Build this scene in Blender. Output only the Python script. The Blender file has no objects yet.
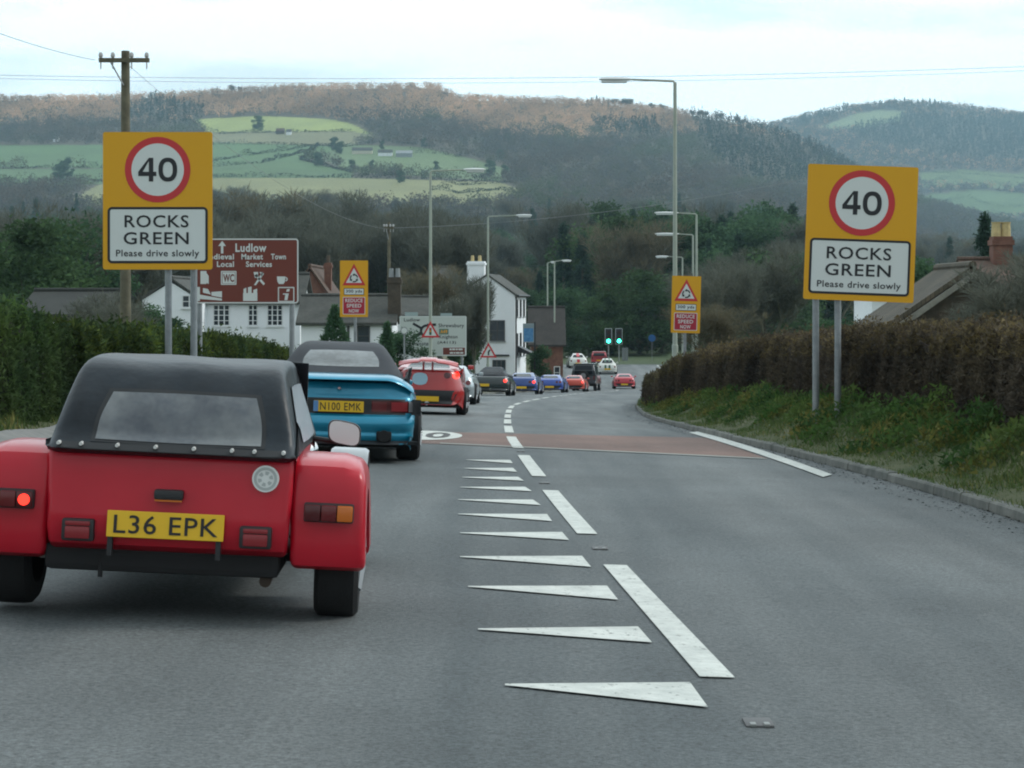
import bpy, bmesh, math, random
import numpy as np
from mathutils import Vector, Matrix
from mathutils.bvhtree import BVHTree
R = math.radians
rng = np.random.default_rng(7)
random.seed(7)
S = bpy.context.scene
C = S.collection

# ---------------------------------------------------------------- camera, sky, sun
F = 2000.0; HY = 300.0; CZ = 1.3          # focal length in px, horizon row, eye height
cam = bpy.data.cameras.new('camera'); cam.sensor_width = 36; cam.lens = F*36/1024
cam.shift_y = -(384-HY)/1024; cam.clip_start = .1; cam.clip_end = 20000
co = bpy.data.objects.new('camera', cam); C.objects.link(co)
co.location = (0, 0, CZ); co.rotation_euler = (R(90), 0, 0); S.camera = co

SUN_EL, SUN_AZ = 36, 76                   # azimuth clockwise from +Y
w = bpy.data.worlds.new('World'); S.world = w; w.use_nodes = True
nt = w.node_tree; nt.nodes.clear()
def nn(t, **k):
    n = nt.nodes.new(t)
    for a, b in k.items(): setattr(n, a, b)
    return n
out = nn('ShaderNodeOutputWorld'); bg = nn('ShaderNodeBackground'); bg.inputs[1].default_value = .115
sky = nn('ShaderNodeTexSky', sky_type='NISHITA', sun_disc=False)
sky.sun_elevation = R(SUN_EL); sky.sun_rotation = R(SUN_AZ); sky.air_density = 1.2; sky.dust_density = 1.0
tc = nn('ShaderNodeTexCoord'); mp = nn('ShaderNodeMapping'); mp.inputs['Scale'].default_value = (2.2, 2.2, 11)
ns = nn('ShaderNodeTexNoise'); ns.inputs['Scale'].default_value = 1.9; ns.inputs['Detail'].default_value = 6; ns.inputs['Roughness'].default_value = .55
cr = nn('ShaderNodeValToRGB'); cr.color_ramp.elements[0].position = .41; cr.color_ramp.elements[1].position = .53
cr.color_ramp.elements[0].color = (.50,.50,.50,1); cr.color_ramp.elements[1].color = (1,1,1,1)
mx = nn('ShaderNodeMix', data_type='RGBA')
mx.inputs[7].default_value = (9.0, 9.9, 10.1, 1)
L = nt.links.new
L(tc.outputs['Generated'], mp.inputs[0]); L(mp.outputs[0], ns.inputs[0]); L(ns.outputs[0], cr.inputs[0])
L(cr.outputs[0], mx.inputs[0]); L(sky.outputs[0], mx.inputs[6]); 
# cloud is brighter towards the sun, dimmer behind the viewer
sx_ = nn('ShaderNodeSeparateXYZ'); L(tc.outputs['Generated'], sx_.inputs[0])
mr = nn('ShaderNodeMapRange'); mr.inputs[1].default_value = -1; mr.inputs[2].default_value = 1; mr.inputs[3].default_value = .62; mr.inputs[4].default_value = 1.45
L(sx_.outputs[1], mr.inputs[0]); vm = nn('ShaderNodeVectorMath', operation='SCALE'); L(mx.outputs[2], vm.inputs[0]); L(mr.outputs[0], vm.inputs['Scale'])
L(vm.outputs[0], bg.inputs[0]); L(bg.outputs[0], out.inputs[0])

sd = bpy.data.lights.new('sun', 'SUN'); sd.energy = 1.35; sd.angle = R(14); sd.color = (1, .97, .90)
so = bpy.data.objects.new('sun', sd); C.objects.link(so)
so.rotation_euler = (R(90-SUN_EL), 0, R(-SUN_AZ+180)); so.location = (-20, -30, 60)
S.view_settings.view_transform = 'Standard'; S.view_settings.look = 'None'
S.view_settings.exposure = .17; S.view_settings.gamma = 1
S.cycles.use_denoising = True; S.cycles.max_bounces = 5; S.cycles.transparent_max_bounces = 8
S.cycles.filter_width = 2.0; S.cycles.volume_bounces = 0
S.render.film_transparent = False

# ---------------------------------------------------------------- materials
MATS = {}
def mat(name, col, rough=.8, var=.0, scale=5, col2=None, metal=0, bump=0, coat=0, emit=0, spec=None, bscale=None, alpha=None):
    if name in MATS: return MATS[name]
    m = bpy.data.materials.new(name); m.use_nodes = True; MATS[name] = m
    t = m.node_tree; b = t.nodes['Principled BSDF']
    b.inputs['Base Color'].default_value = (*col, 1); b.inputs['Roughness'].default_value = rough
    b.inputs['Metallic'].default_value = metal; b.inputs['Coat Weight'].default_value = coat
    b.inputs['Coat Roughness'].default_value = .06
    if spec is not None: b.inputs['Specular IOR Level'].default_value = spec
    if emit:
        b.inputs['Emission Color'].default_value = (*col, 1); b.inputs['Emission Strength'].default_value = emit
    if alpha is not None: b.inputs['Alpha'].default_value = alpha
    tcn = t.nodes.new('ShaderNodeTexCoord')
    if var or col2:
        n = t.nodes.new('ShaderNodeTexNoise'); n.inputs['Scale'].default_value = scale; n.inputs['Detail'].default_value = 5
        n.inputs['Roughness'].default_value = .65
        t.links.new(tcn.outputs['Object'], n.inputs[0])
        r = t.nodes.new('ShaderNodeValToRGB')
        c2 = col2 or tuple(min(1, c*(1+var)) for c in col); c1 = col if col2 else tuple(c*(1-var) for c in col)
        r.color_ramp.elements[0].position = .35; r.color_ramp.elements[1].position = .65
        r.color_ramp.elements[0].color = (*c1, 1); r.color_ramp.elements[1].color = (*c2, 1)
        t.links.new(n.outputs[0], r.inputs[0]); t.links.new(r.outputs[0], b.inputs['Base Color'])
    if bump:
        n2 = t.nodes.new('ShaderNodeTexNoise'); n2.inputs['Scale'].default_value = bscale or scale*4; n2.inputs['Detail'].default_value = 4
        t.links.new(tcn.outputs['Object'], n2.inputs[0])
        bp = t.nodes.new('ShaderNodeBump'); bp.inputs['Strength'].default_value = bump; bp.inputs['Distance'].default_value = .02
        t.links.new(n2.outputs[0], bp.inputs['Height']); t.links.new(bp.outputs[0], b.inputs['Normal'])
    return m
def facevar(m, name='shade', thin=True):
    """multiply base colour by a per-leaf variation attribute (real leaf colour differences)"""
    t = m.node_tree; b = t.nodes['Principled BSDF']
    a = t.nodes.new('ShaderNodeAttribute'); a.attribute_name = name
    x = t.nodes.new('ShaderNodeMix'); x.data_type = 'RGBA'; x.blend_type = 'MULTIPLY'; x.inputs[0].default_value = 1
    lk = b.inputs['Base Color'].links
    if lk: t.links.new(lk[0].from_socket, x.inputs[6])
    else: x.inputs[6].default_value = b.inputs['Base Color'].default_value[:]
    if thin:
        tr = t.nodes.new('ShaderNodeBsdfTranslucent'); ms_ = t.nodes.new('ShaderNodeMixShader'); ms_.inputs[0].default_value = .42
        o_ = [n for n in t.nodes if n.type == 'OUTPUT_MATERIAL'][0]; t.links.new(b.outputs[0], ms_.inputs[1]); t.links.new(tr.outputs[0], ms_.inputs[2]); t.links.new(ms_.outputs[0], o_.inputs['Surface']); t.links.new(x.outputs[2], tr.inputs['Color'])
    t.links.new(a.outputs['Color'], x.inputs[7]); t.links.new(x.outputs[2], b.inputs['Base Color'])
    return m

# ---------------------------------------------------------------- object helpers
def link(o, parent=None):
    C.objects.link(o)
    if parent is not None: o.parent = parent
    return o
def tag(o, label, cat, group=None):
    o['label'] = label; o['category'] = cat
    if group: o['group'] = group
    return o
def struct(o): o['kind'] = 'structure'; return o
def thing(name, label, cat, loc=(0,0,0), rz=0, group=None):
    o = bpy.data.objects.new(name, None); C.objects.link(o); o.location = loc; o.rotation_euler = (0,0,rz)
    o.empty_display_size = .2
    return tag(o, label, cat, group)
def mesh(name, V, Fc, m, parent=None, smooth=False):
    me = bpy.data.meshes.new(name); me.from_pydata([tuple(v) for v in V], [], Fc); me.update()
    if smooth: me.polygons.foreach_set('use_smooth', [True]*len(me.polygons))
    for mm in (m if isinstance(m, list) else [m]): me.materials.append(mm)
    return link(bpy.data.objects.new(name, me), parent)
def np_mesh(name, V, Fc, m, parent=None, smooth=False, cols=None, attr='shade', domain='POINT'):
    """V (n,3), Fc (k,3|4) numpy arrays"""
    me = bpy.data.meshes.new(name); n, k = len(V), Fc.shape[1]
    me.vertices.add(n); me.vertices.foreach_set('co', np.asarray(V, np.float32).ravel())
    me.loops.add(Fc.size); me.loops.foreach_set('vertex_index', Fc.ravel().astype(np.int32))
    me.polygons.add(len(Fc)); me.polygons.foreach_set('loop_start', np.arange(len(Fc), dtype=np.int32)*k)
    if smooth: me.polygons.foreach_set('use_smooth', np.ones(len(Fc), bool))
    me.update(calc_edges=True)
    if cols is not None:
        a = me.color_attributes.new(attr, 'FLOAT_COLOR', 'POINT')
        c = np.ones((n, 4), np.float32); c[:, :3] = cols; a.data.foreach_set('color', c.ravel())
    me.materials.append(m)
    return link(bpy.data.objects.new(name, me), parent)
class MB:
    def __init__(s): s.V = []; s.F = []
    def add(s, V, Fc):
        o = len(s.V); s.V += [tuple(v) for v in V]; s.F += [tuple(i+o for i in f) for f in Fc]; return s
    def box(s, x0, x1, y0, y1, z0, z1, ch=0):
        if ch:
            c = min(ch, (x1-x0)/2.01, (y1-y0)/2.01, (z1-z0)/2.01)
            bm = bmesh.new(); bmesh.ops.create_cube(bm, size=1)
            for v in bm.verts: v.co = ((x0+x1)/2+v.co.x*(x1-x0), (y0+y1)/2+v.co.y*(y1-y0), (z0+z1)/2+v.co.z*(z1-z0))
            bmesh.ops.bevel(bm, geom=bm.edges[:], offset=c, segments=2, profile=.6, affect='EDGES')
            bm.verts.index_update()
            s.add([v.co[:] for v in bm.verts], [[v.index for v in f.verts] for f in bm.faces]); bm.free(); return s
        return s.add([(x0,y0,z0),(x1,y0,z0),(x1,y1,z0),(x0,y1,z0),(x0,y0,z1),(x1,y0,z1),(x1,y1,z1),(x0,y1,z1)],
              [(0,3,2,1),(4,5,6,7),(0,1,5,4),(1,2,6,5),(2,3,7,6),(3,0,4,7)])
    def tube(s, pts, r, n=10, cap=True):
        pts = [Vector(p) for p in pts]; rr = r if isinstance(r, (list, tuple)) else [r]*len(pts)
        V = []; ref = None
        for i, p in enumerate(pts):
            d = (pts[min(i+1, len(pts)-1)]-pts[max(i-1, 0)]).normalized()
            if ref is None: ref = d.orthogonal().normalized()
            u = (ref - d*ref.dot(d)).normalized(); ref = u; v = d.cross(u)
            for k in range(n):
                a = 2*math.pi*k/n; V.append(p+(u*math.cos(a)+v*math.sin(a))*rr[i])
        Fc = [(i*n+k, i*n+(k+1)%n, (i+1)*n+(k+1)%n, (i+1)*n+k) for i in range(len(pts)-1) for k in range(n)]
        if cap: Fc += [tuple(reversed(range(n))), tuple((len(pts)-1)*n+k for k in range(n))]
        return s.add(V, Fc)
    def prism(s, poly, axis, a, b):
        """poly of 2-D points swept along an axis: 'x' -> (y,z), 'y' -> (x,z), 'z' -> (x,y)"""
        f = {'x': lambda p, t: (t, p[0], p[1]), 'y': lambda p, t: (p[0], t, p[1]), 'z': lambda p, t: (p[0], p[1], t)}[axis]
        n = len(poly)
        return s.add([f(p, a) for p in poly]+[f(p, b) for p in poly],
             [tuple(range(n)), tuple(reversed(range(n, 2*n)))]+[(i, n+i, n+(i+1)%n, (i+1)%n) for i in range(n)])
    def build(s, name, m, parent=None, smooth=False):
        o = mesh(name, s.V, s.F, m, parent)
        bm = bmesh.new(); bm.from_mesh(o.data); bmesh.ops.recalc_face_normals(bm, faces=bm.faces[:]); bm.to_mesh(o.data); bm.free()
        if smooth: auto_smooth(o)
        return o
def auto_smooth(o, ang=40):
    me = o.data
    bm = bmesh.new(); bm.from_mesh(me)
    for f in bm.faces: f.smooth = True
    for e in bm.edges: e.smooth = not (len(e.link_faces) == 2 and e.calc_face_angle(0) > R(ang))
    bm.to_mesh(me); bm.free()
def copy_tree(o, parent=None):
    c = o.copy(); C.objects.link(c); c.parent = parent
    for ch in list(o.children): copy_tree(ch, c)
    return c

# ---- flat shapes in the local XZ plane (facing -Y), for signs
def circ(cx, cz, r, n=40): return [(cx+r*math.cos(2*math.pi*i/n), cz+r*math.sin(2*math.pi*i/n)) for i in range(n)]
def rrect(x0, x1, z0, z1, r, n=5):
    P = []
    for cx, cz, a0 in ((x1-r,z0+r,-90),(x1-r,z1-r,0),(x0+r,z1-r,90),(x0+r,z0+r,180)):
        P += [(cx+r*math.cos(R(a0+90*i/n)), cz+r*math.sin(R(a0+90*i/n))) for i in range(n+1)]
    return P
def flat(name, polys, m, parent, y):
    V = []; Fc = []
    for p in polys:
        o = len(V); V += [(a, y, b) for a, b in p]; Fc.append(tuple(range(o, o+len(p))))
    return mesh(name, V, Fc, m, parent)
def ring_polys(cx, cz, r0, r1, a0=0, a1=360, n=40):
    P = []
    for i in range(n):
        a, b = R(a0+(a1-a0)*i/n), R(a0+(a1-a0)*(i+1)/n)
        P.append([(cx+r0*math.cos(a), cz+r0*math.sin(a)), (cx+r1*math.cos(a), cz+r1*math.sin(a)),
                  (cx+r1*math.cos(b), cz+r1*math.sin(b)), (cx+r0*math.cos(b), cz+r0*math.sin(b))])
    return P
def border(x0, x1, z0, z1, r, w_):
    a = rrect(x0, x1, z0, z1, r); b = rrect(x0+w_, x1-w_, z0+w_, z1-w_, max(r-w_, .004)); n = len(a)
    return [[a[i], a[(i+1)%n], b[(i+1)%n], b[i]] for i in range(n)]
def text(lines, m, parent, y, name='lettering', bold=.0):
    """lines: (string, x0, x1, z0, z1) each fitted to its box; one mesh"""
    V = []; Fc = []
    for s, x0, x1, z0, z1 in lines:
        cu = bpy.data.curves.new('t', 'FONT'); cu.body = s; cu.size = 1; cu.offset = bold; cu.resolution_u = 3; cu.space_character = 1.08
        o = bpy.data.objects.new('t', cu); C.objects.link(o); bpy.context.view_layer.update()
        me = bpy.data.meshes.new_from_object(o.evaluated_get(bpy.context.evaluated_depsgraph_get()))
        P = np.array([v.co[:2] for v in me.vertices]); lo = P.min(0); hi = P.max(0)
        P = (P-lo)/(hi-lo); k = len(V)
        V += [(x0+p[0]*(x1-x0), y, z0+p[1]*(z1-z0)) for p in P]
        Fc += [tuple(i+k for i in f.vertices) for f in me.polygons]
        bpy.data.objects.remove(o); bpy.data.meshes.remove(me); bpy.data.curves.remove(cu)
    return mesh(name, V, Fc, m, parent)

# ---------------------------------------------------------------- the lie of the land (heights relative to the eye)
ZK = np.array([(-60,-.6),(0,-1.3),(22,-1.74),(34,-2.14),(46,-2.64),(60,-3.12),(85,-4.05),(110,-5.15),(125,-5.75),(140,-6.4),(160,-6.95),(190,-7.0),(215,-6.95),(240,-7.15),(350,-6.6)])
LK = np.array([(-60,.4),(-20,-1.5),(7.6,-3.0),(22,-3.65),(35,-3.75),(48,-3.85),(60,-3.7),(72,-3.2),(85,-2.4),(98,-1.2),(110,-.2),(125,1.2),(140,2.6),(160,4.0),(190,5.0),(215,5.0),(245,3.0)])
RK = np.array([(-60,8.2),(-20,5.6),(7.6,4.2),(15,4.08),(20,3.9),(26,3.52),(35,3.2),(48,3.2),(60,3.7),(72,4.5),(85,5.5),(110,8.0),(125,9.8),(140,11.6),(160,13.4),(190,15.2),(215,17),(245,19)])
CK = np.array([(-60,4.2),(-20,2.2),(7.96,.82),(12.04,.60),(17.7,.33),(23.2,.14),(29,-.02),(36,-.08),(45,-.1),(52,-.08),(58,.0),(64,.25),(70,.62),(76,1.05),(85,1.8),(98,2.7),(110,3.5),(125,5.2),(140,7.2),(150,8.2),(170,10),(245,11)])
def si(K, y, wd=3.0):
    y = np.asarray(y, float); return sum(np.interp(y+k*wd/3, K[:,0], K[:,1]) for k in range(-3, 4))/7
def zprof(y): return si(ZK, y, 5)
def edgeL(y): return si(LK, y)
def edgeR(y): return si(RK, y)
def roadz(x, y):                        # relative to eye
    x = np.asarray(x, float); y = np.asarray(y, float)
    fall = .03*np.clip((120-y)/60, 0, 1)
    return zprof(y)-fall*(np.clip(x, edgeL(y)-2, edgeR(y)+2)+.8)
def pxof(x, y): return 512+x*F/np.maximum(y, 1)
RID = np.array([(-600,112),(-200,100),(0,100),(100,99),(170,97),(240,92),(330,89),(425,88),(440,90),(458,101),(530,103),(600,104),(660,111),(700,117),(740,124),(765,130),(820,150),(870,178),(920,200),(1024,228),(1600,262)])
RFAR = np.array([(-600,160),(500,150),(700,138),(765,127),(800,120),(850,109),(900,104),(960,108),(1024,116),(1200,128),(1600,150)])
def groundz(x, y):
    x = np.asarray(x, float); y = np.asarray(y, float); x, y = np.broadcast_arrays(x, y)
    zn = roadz(x, y)
    d = np.maximum(edgeL(y)-x, x-edgeR(y))
    st = lambda t: np.clip(t, 0, 1)**2*(3-2*np.clip(t, 0, 1))
    right = x > edgeR(y)
    zn = zn-.09+np.where(right, .27*st((d-.25)/.5)+.36*st((d-.4)/1.0), .27*st((d-.25)/.7)+.2*st((d-1)/3))
    yy = np.maximum(y, 1); px = pxof(x, y)
    ry = np.interp(px, RID[:,0], RID[:,1]); rf = np.interp(px, RFAR[:,0], RFAR[:,1])
    t = np.clip((y-500)/2100, 0, 1); yi = 311+(ry-311)*t**.88
    zh = (HY-yi)*y/F
    zr_ = (HY-ry)*2600/F; zl = np.minimum(zr_-25, 55)
    z2 = zr_+(zl-zr_)*st((y-2600)/600)
    zf = (HY-rf)*4600/F; z3 = zl+(zf-zl)*np.clip((y-3200)/1400, 0, 1)**.9
    z4 = zf-(y-4600)*.12
    zh = np.where(y > 2600, z2, zh); zh = np.where(y > 3200, z3, zh); zh = np.where(y > 4600, z4, zh)
    bump = (np.sin(x/61+y/97)+np.sin(x/37-y/71+1)*.6+np.sin(x/140+2)*1.2)*np.clip((y-700)/1500, 0, 1)*2.0*np.clip((2550-y)/300, .25, 1)
    zh = zh+bump
    k = st((y-350)/200)
    return zn*(1-k)+zh*k
def GZ(x, y): return float(groundz(x, y))+CZ
def at(px, py, z=None, lift=0):
    """point of the road surface seen at a pixel"""
    lo, hi = 3.0, 260.0
    f = lambda Y: (HY-py)*Y/F - float(roadz((px-512)*Y/F, Y))
    a = lo
    for Y in np.arange(3, 260, 1.0):
        if f(Y) > 0 and False: break
        if f(Y)*f(Y+1) <= 0: lo, hi = Y, Y+1; break
    for _ in range(30):
        m_ = (lo+hi)/2
        if f(lo)*f(m_) <= 0: hi = m_
        else: lo = m_
    Y = (lo+hi)/2; X = (px-512)*Y/F
    return X, Y, float(roadz(X, Y))+CZ+lift
def P3(px, py, Y): return ((px-512)*Y/F, Y, (HY-py)*Y/F+CZ)

# ---------------------------------------------------------------- land cover of the hills (land colour, with sunlight painted into the pale field)
POLY = {  # region outlines as seen on the slope, (outline, colour)
 'pale': ([(196,119),(262,116),(330,119),(352,124),(372,134),(206,134)], (.30,.35,.10)),
 'stub': ([(206,132),(352,131),(380,137),(345,146),(206,144)], (.20,.20,.10)),
 'gr1': ([(-300,146),(100,145),(206,142),(345,146),(318,158),(240,166),(100,168),(-300,165)], (.085,.165,.055)),
 'gr2': ([(-300,167),(100,169),(206,166),(300,160),(352,172),(352,178),(206,178),(60,186),(-300,180)], (.085,.155,.055)),
 'gr3': ([(340,144),(420,147),(470,158),(516,172),(500,181),(352,172),(320,158)], (.12,.18,.07)),
 'buff': ([(100,184),(206,178),(352,178),(500,182),(520,190),(506,206),(206,206),(60,206)], (.23,.235,.10)),
 'fgr1': ([(815,129),(838,120),(858,113),(880,110),(908,111),(900,121),(868,127),(835,131)], (.19,.25,.12)),
 'fgr2': ([(918,172),(960,170),(1060,175),(1200,178),(1200,192),(990,188),(920,186)], (.12,.175,.06)),
 'fgr3': ([(918,196),(970,190),(1060,196),(1200,200),(1200,222),(930,216)], (.10,.165,.055)),
}
def inpoly(px, py, P):
    px = np.asarray(px); py = np.asarray(py); r = np.zeros(px.shape, bool); n = len(P)
    for i in range(n):
        (x0, y0), (x1, y1) = P[i], P[(i+1)%n]
        c = ((y0 > py) != (y1 > py)) & (px < (x1-x0)*(py-y0)/((y1-y0) or 1e-9)+x0); r ^= c
    return r
def cover(x, y):
    z = groundz(x, y); px = pxof(x, y); py = HY-z*F/np.maximum(y, 1)
    c = np.zeros(px.shape+(3,)); c[:] = (.085,.07,.045); f = np.zeros(px.shape, bool)
    near = y < 420; c[near] = (.055,.085,.03)
    for k, (P, col) in POLY.items():
        m_ = inpoly(px, py, P) & ((y > 3000) if k[0] == 'f' else (y > 700) & (y < 2610))
        c[m_] = col; f |= m_
    return c, f, px, py

# ground sheet
Ys = np.concatenate([np.arange(-60, 240, 1.5), np.geomspace(240, 1200, 110)[:-1], np.linspace(1200, 2620, 240)[:-1], np.linspace(2620, 7000, 200)])
cc = np.linspace(-1, 1, 440); cc = np.sign(cc)*np.abs(cc)**1.12
half = 85+.42*np.maximum(Ys, 0)
GX = cc[None, :]*half[:, None]; GY = np.repeat(Ys[:, None], len(cc), 1)
Zg = groundz(GX, GY)+CZ
cols, isfield, _, _ = cover(GX, GY)
ny, nx = GX.shape
idx = np.arange(ny*nx).reshape(ny, nx)
Fq = np.stack([idx[:-1,:-1], idx[:-1,1:], idx[1:,1:], idx[1:,:-1]], -1).reshape(-1, 4)
gm = mat('land', (1,1,1), .95, var=.22, scale=.012, bump=0)
facevar(gm, 'land', False)
g = np_mesh('ground', np.stack([GX, GY, Zg], -1).reshape(-1, 3), Fq, gm, smooth=True, cols=cols.reshape(-1, 3), attr='land')
struct(g)

# ---------------------------------------------------------------- road
def strip(name, fl, fr, y0, y1, lift, m, nxn=16, st=1.0, zf=roadz):
    ys = np.arange(y0, y1+.01, st); V = []
    for y in ys:
        a, b = fl(y), fr(y)
        for k in range(nxn+1):
            x = a+(b-a)*k/nxn; V.append((x, y, float(zf(x, y))+CZ+lift))
    n = nxn+1
    Fc = [(i*n+k, i*n+k+1, (i+1)*n+k+1, (i+1)*n+k) for i in range(len(ys)-1) for k in range(nxn)]
    return mesh(name, V, Fc, m, smooth=True)
def asphalt(name, c1, c2, c3):
    m = bpy.data.materials.new(name); m.use_nodes = True; t = m.node_tree; b = t.nodes['Principled BSDF']
    b.inputs['Roughness'].default_value = .72; b.inputs['Specular IOR Level'].default_value = .4
    tcn = t.nodes.new('ShaderNodeTexCoord')
    def noise(sc, det=4, vec=None, ro=.6):
        n = t.nodes.new('ShaderNodeTexNoise'); n.inputs['Scale'].default_value = sc; n.inputs['Detail'].default_value = det; n.inputs['Roughness'].default_value = ro
        t.links.new(vec or tcn.outputs['Object'], n.inputs[0]); return n
    mpn = t.nodes.new('ShaderNodeMapping'); mpn.inputs['Scale'].default_value = (1.1, .07, 1); mpn.inputs['Rotation'].default_value = (0,0,R(-2.8))
    t.links.new(tcn.outputs['Object'], mpn.inputs[0])
    n1 = noise(.9, 3, mpn.outputs[0]); n2 = noise(42, 8, ro=.9); n3 = noise(.45, 5)
    def ramp(n, a, b_, p0=.35, p1=.65):
        r = t.nodes.new('ShaderNodeValToRGB'); r.color_ramp.elements[0].position = p0; r.color_ramp.elements[1].position = p1
        r.color_ramp.elements[0].color = (*a,1); r.color_ramp.elements[1].color = (*b_,1); t.links.new(n.outputs[0], r.inputs[0]); return r
    r1 = ramp(n1, c1, c2); r2 = ramp(n2, (.42,)*3, (1.75,)*3, .38, .64); r3 = ramp(n3, (.84,)*3, (1.14,)*3)
    x = None
    for r_ in (r2, r3):
        q = t.nodes.new('ShaderNodeMix'); q.data_type = 'RGBA'; q.blend_type = 'MULTIPLY'; q.inputs[0].default_value = 1
        t.links.new((x or r1).outputs[0 if x is None else 2], q.inputs[6]); t.links.new(r_.outputs[0], q.inputs[7]); x = q
    t.links.new(x.outputs[2], b.inputs['Base Color'])
    bp = t.nodes.new('ShaderNodeBump'); bp.inputs['Strength'].default_value = .8; bp.inputs['Distance'].default_value = .015
    n4 = noise(75, 5, ro=.8); t.links.new(n4.outputs[0], bp.inputs['Height']); t.links.new(bp.outputs[0], b.inputs['Normal'])
    return m
asph = asphalt('asphalt', (.080,.094,.098), (.145,.158,.158), None)
red_asph = asphalt('red_surfacing', (.150,.092,.074), (.185,.112,.090), None)
struct(strip('road', edgeL, edgeR, -58, 216, 0, asph, 20))
crossroad = strip('side_road', lambda y: -70, lambda y: float(edgeL(y)), 203, 216, .0, asph, 30, 1.0)
struct(crossroad)
wear = mat('road_paint', (.44,.46,.43), .7, col2=(.58,.60,.56), scale=6, bump=.3)
def worn(m, thr=.365):
    t = m.node_tree; b = t.nodes['Principled BSDF']; tcn = t.nodes.new('ShaderNodeTexCoord')
    n = t.nodes.new('ShaderNodeTexNoise'); n.inputs['Scale'].default_value = 22; n.inputs['Detail'].default_value = 8; n.inputs['Roughness'].default_value = .75
    t.links.new(tcn.outputs['Object'], n.inputs[0])
    r = t.nodes.new('ShaderNodeValToRGB'); r.color_ramp.elements[0].position = thr-.03; r.color_ramp.elements[1].position = thr+.05
    r.color_ramp.elements[0].color = (.1,.1,.1,1)
    t.links.new(n.outputs[0], r.inputs[0]); t.links.new(r.outputs[0], b.inputs['Alpha'])
worn(wear)
def sheet(name, quads, lift, m, nu=6, nv=3):
    """each quad: 4 (x,y) corners (a,b,c,d); laid on the road"""
    V = []; Fc = []
    for a, b, c, d in quads:
        o = len(V)
        for j in range(nv+1):
            for i in range(nu+1):
                u, v = i/nu, j/nv
                x = (a[0]*(1-u)+b[0]*u)*(1-v)+(d[0]*(1-u)+c[0]*u)*v; y = (a[1]*(1-u)+b[1]*u)*(1-v)+(d[1]*(1-u)+c[1]*u)*v
                V.append((x, y, float(roadz(x, y))+CZ+lift))
        Fc += [(o+j*(nu+1)+i, o+j*(nu+1)+i+1, o+(j+1)*(nu+1)+i+1, o+(j+1)*(nu+1)+i) for j in range(nv) for i in range(nu)]
    return struct(mesh(name, V, Fc, m))
q = []
for k in range(-6, 24):
    y0 = 7.96+5.8*k
    cx = lambda y: float(si(CK, y, 2))
    for j in range(4):
        ya, yb = y0+j*.98, y0+j*.98+.98
        hw = .07
        q.append(((cx(ya)-hw, ya), (cx(ya)+hw, ya), (cx(yb)+hw, yb), (cx(yb)-hw, yb)))
sheet('centre_line', q, .008, wear, 1, 1)
A2 = lambda px, py: at(px, py)[:2]
TE = [((505,687),(690,684),(708,709)),((478,631),(638,628),(652,644)),((468,588),(607,587),(618,601)),((460,558),(582,557),(591,568)),
      ((460,534),(562,533),(569,541)),((458,515),(547,515),(552,522)),((458,500.5),(533,500.5),(541,506)),((460,488),(525,487.5),(532,492)),
      ((462,478),(518,477.5),(524,481.5)),((464,469),(513,468.5),(517,472.5)),((466,460.5),(510,460.5),(513,464))]
q = []
for a, b, c in TE:
    A, B, D = A2(*a), A2(*b), A2(*c); q.append((A, D, B, (A[0], A[1]+.03)))
sheet('road_teeth', q, .008, wear, 8, 1)
sheet('red_band', [(A2(410,443), A2(768,459), A2(706,438), A2(410,431.5))], .004, red_asph, 24, 3)
sheet('band_edge_line', [(A2(440,444.0), A2(768,459.6), A2(762,458.3), A2(440,443.2))], .008, mat('faint_paint', (.26,.27,.25), .8), 16, 1)
sheet('edge_line', [(A2(823,478), A2(689,433.2), A2(699,432), A2(832,475.5))], .012, wear, 24, 1)
# painted 40 roundel on the band (oval, its digits dark)
V = []; c0 = at(424, 435.5)
for i in range(40):
    a = 2*math.pi*i/40; x = c0[0]+.55*math.cos(a); y = c0[1]+1.9*math.sin(a); V.append((x, y, float(roadz(x, y))+CZ+.010))
struct(mesh('painted_roundel', V, [tuple(range(40))], wear))
dk = mat('dark_paint', (.06,.06,.06), .8)
tx = text([('40', c0[0]-.38, c0[0]+.38, -1.1, 1.1)], dk, None, 0, name='painted_number', bold=.02)
for v in tx.data.vertices:
    x, y = v.co.x, c0[1]+v.co.z; v.co = (x, y, float(roadz(x, y))+CZ+.016)
struct(tx)
# far edge line where the road bends beyond the hedge
sheet('far_edge_line', [((14.6,188),(14.8,188),(15.6,214),(15.4,213))], .008, wear, 1, 10)
# tar joints and a small patch of broken surface

# kerbs, verges, footway
kerbm = mat('concrete_kerb', (.085,.09,.08), .9, col2=(.19,.19,.17), scale=2.2, bump=.5)
def kerb(name, side, y0, y1, m=kerbm):
    V = []; Fc = []; ys = np.arange(y0, y1, .92)
    e = edgeR if side > 0 else edgeL
    k = 0
    for ya in ys:
        yb = ya+.905; o = len(V); dz = random.uniform(-.006, .006); dx = random.uniform(-.006, .006)
        for y in (ya, yb):
            x = float(e(y))+dx*side; z = float(roadz(x, y))+CZ+dz
            V += [(x, y, z-.06), (x+side*.015, y, z+.075), (x+side*.03, y, z+.09), (x+side*.14, y, z+.09), (x+side*.14, y, z-.06)]
        Fc += [(o+i, o+i+1, o+i+6, o+i+5) for i in range(4)]+[(o,o+1,o+2,o+3,o+4),(o+9,o+8,o+7,o+6,o+5)]
    return struct(mesh(name, V, Fc, m))
kerb('kerb', 1, 4, 200); kerb('kerb', -1, 4, 200)
grassg = mat('verge_soil', (.045,.062,.022), .95, col2=(.10,.10,.045), scale=1.4, bump=.6)
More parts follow.
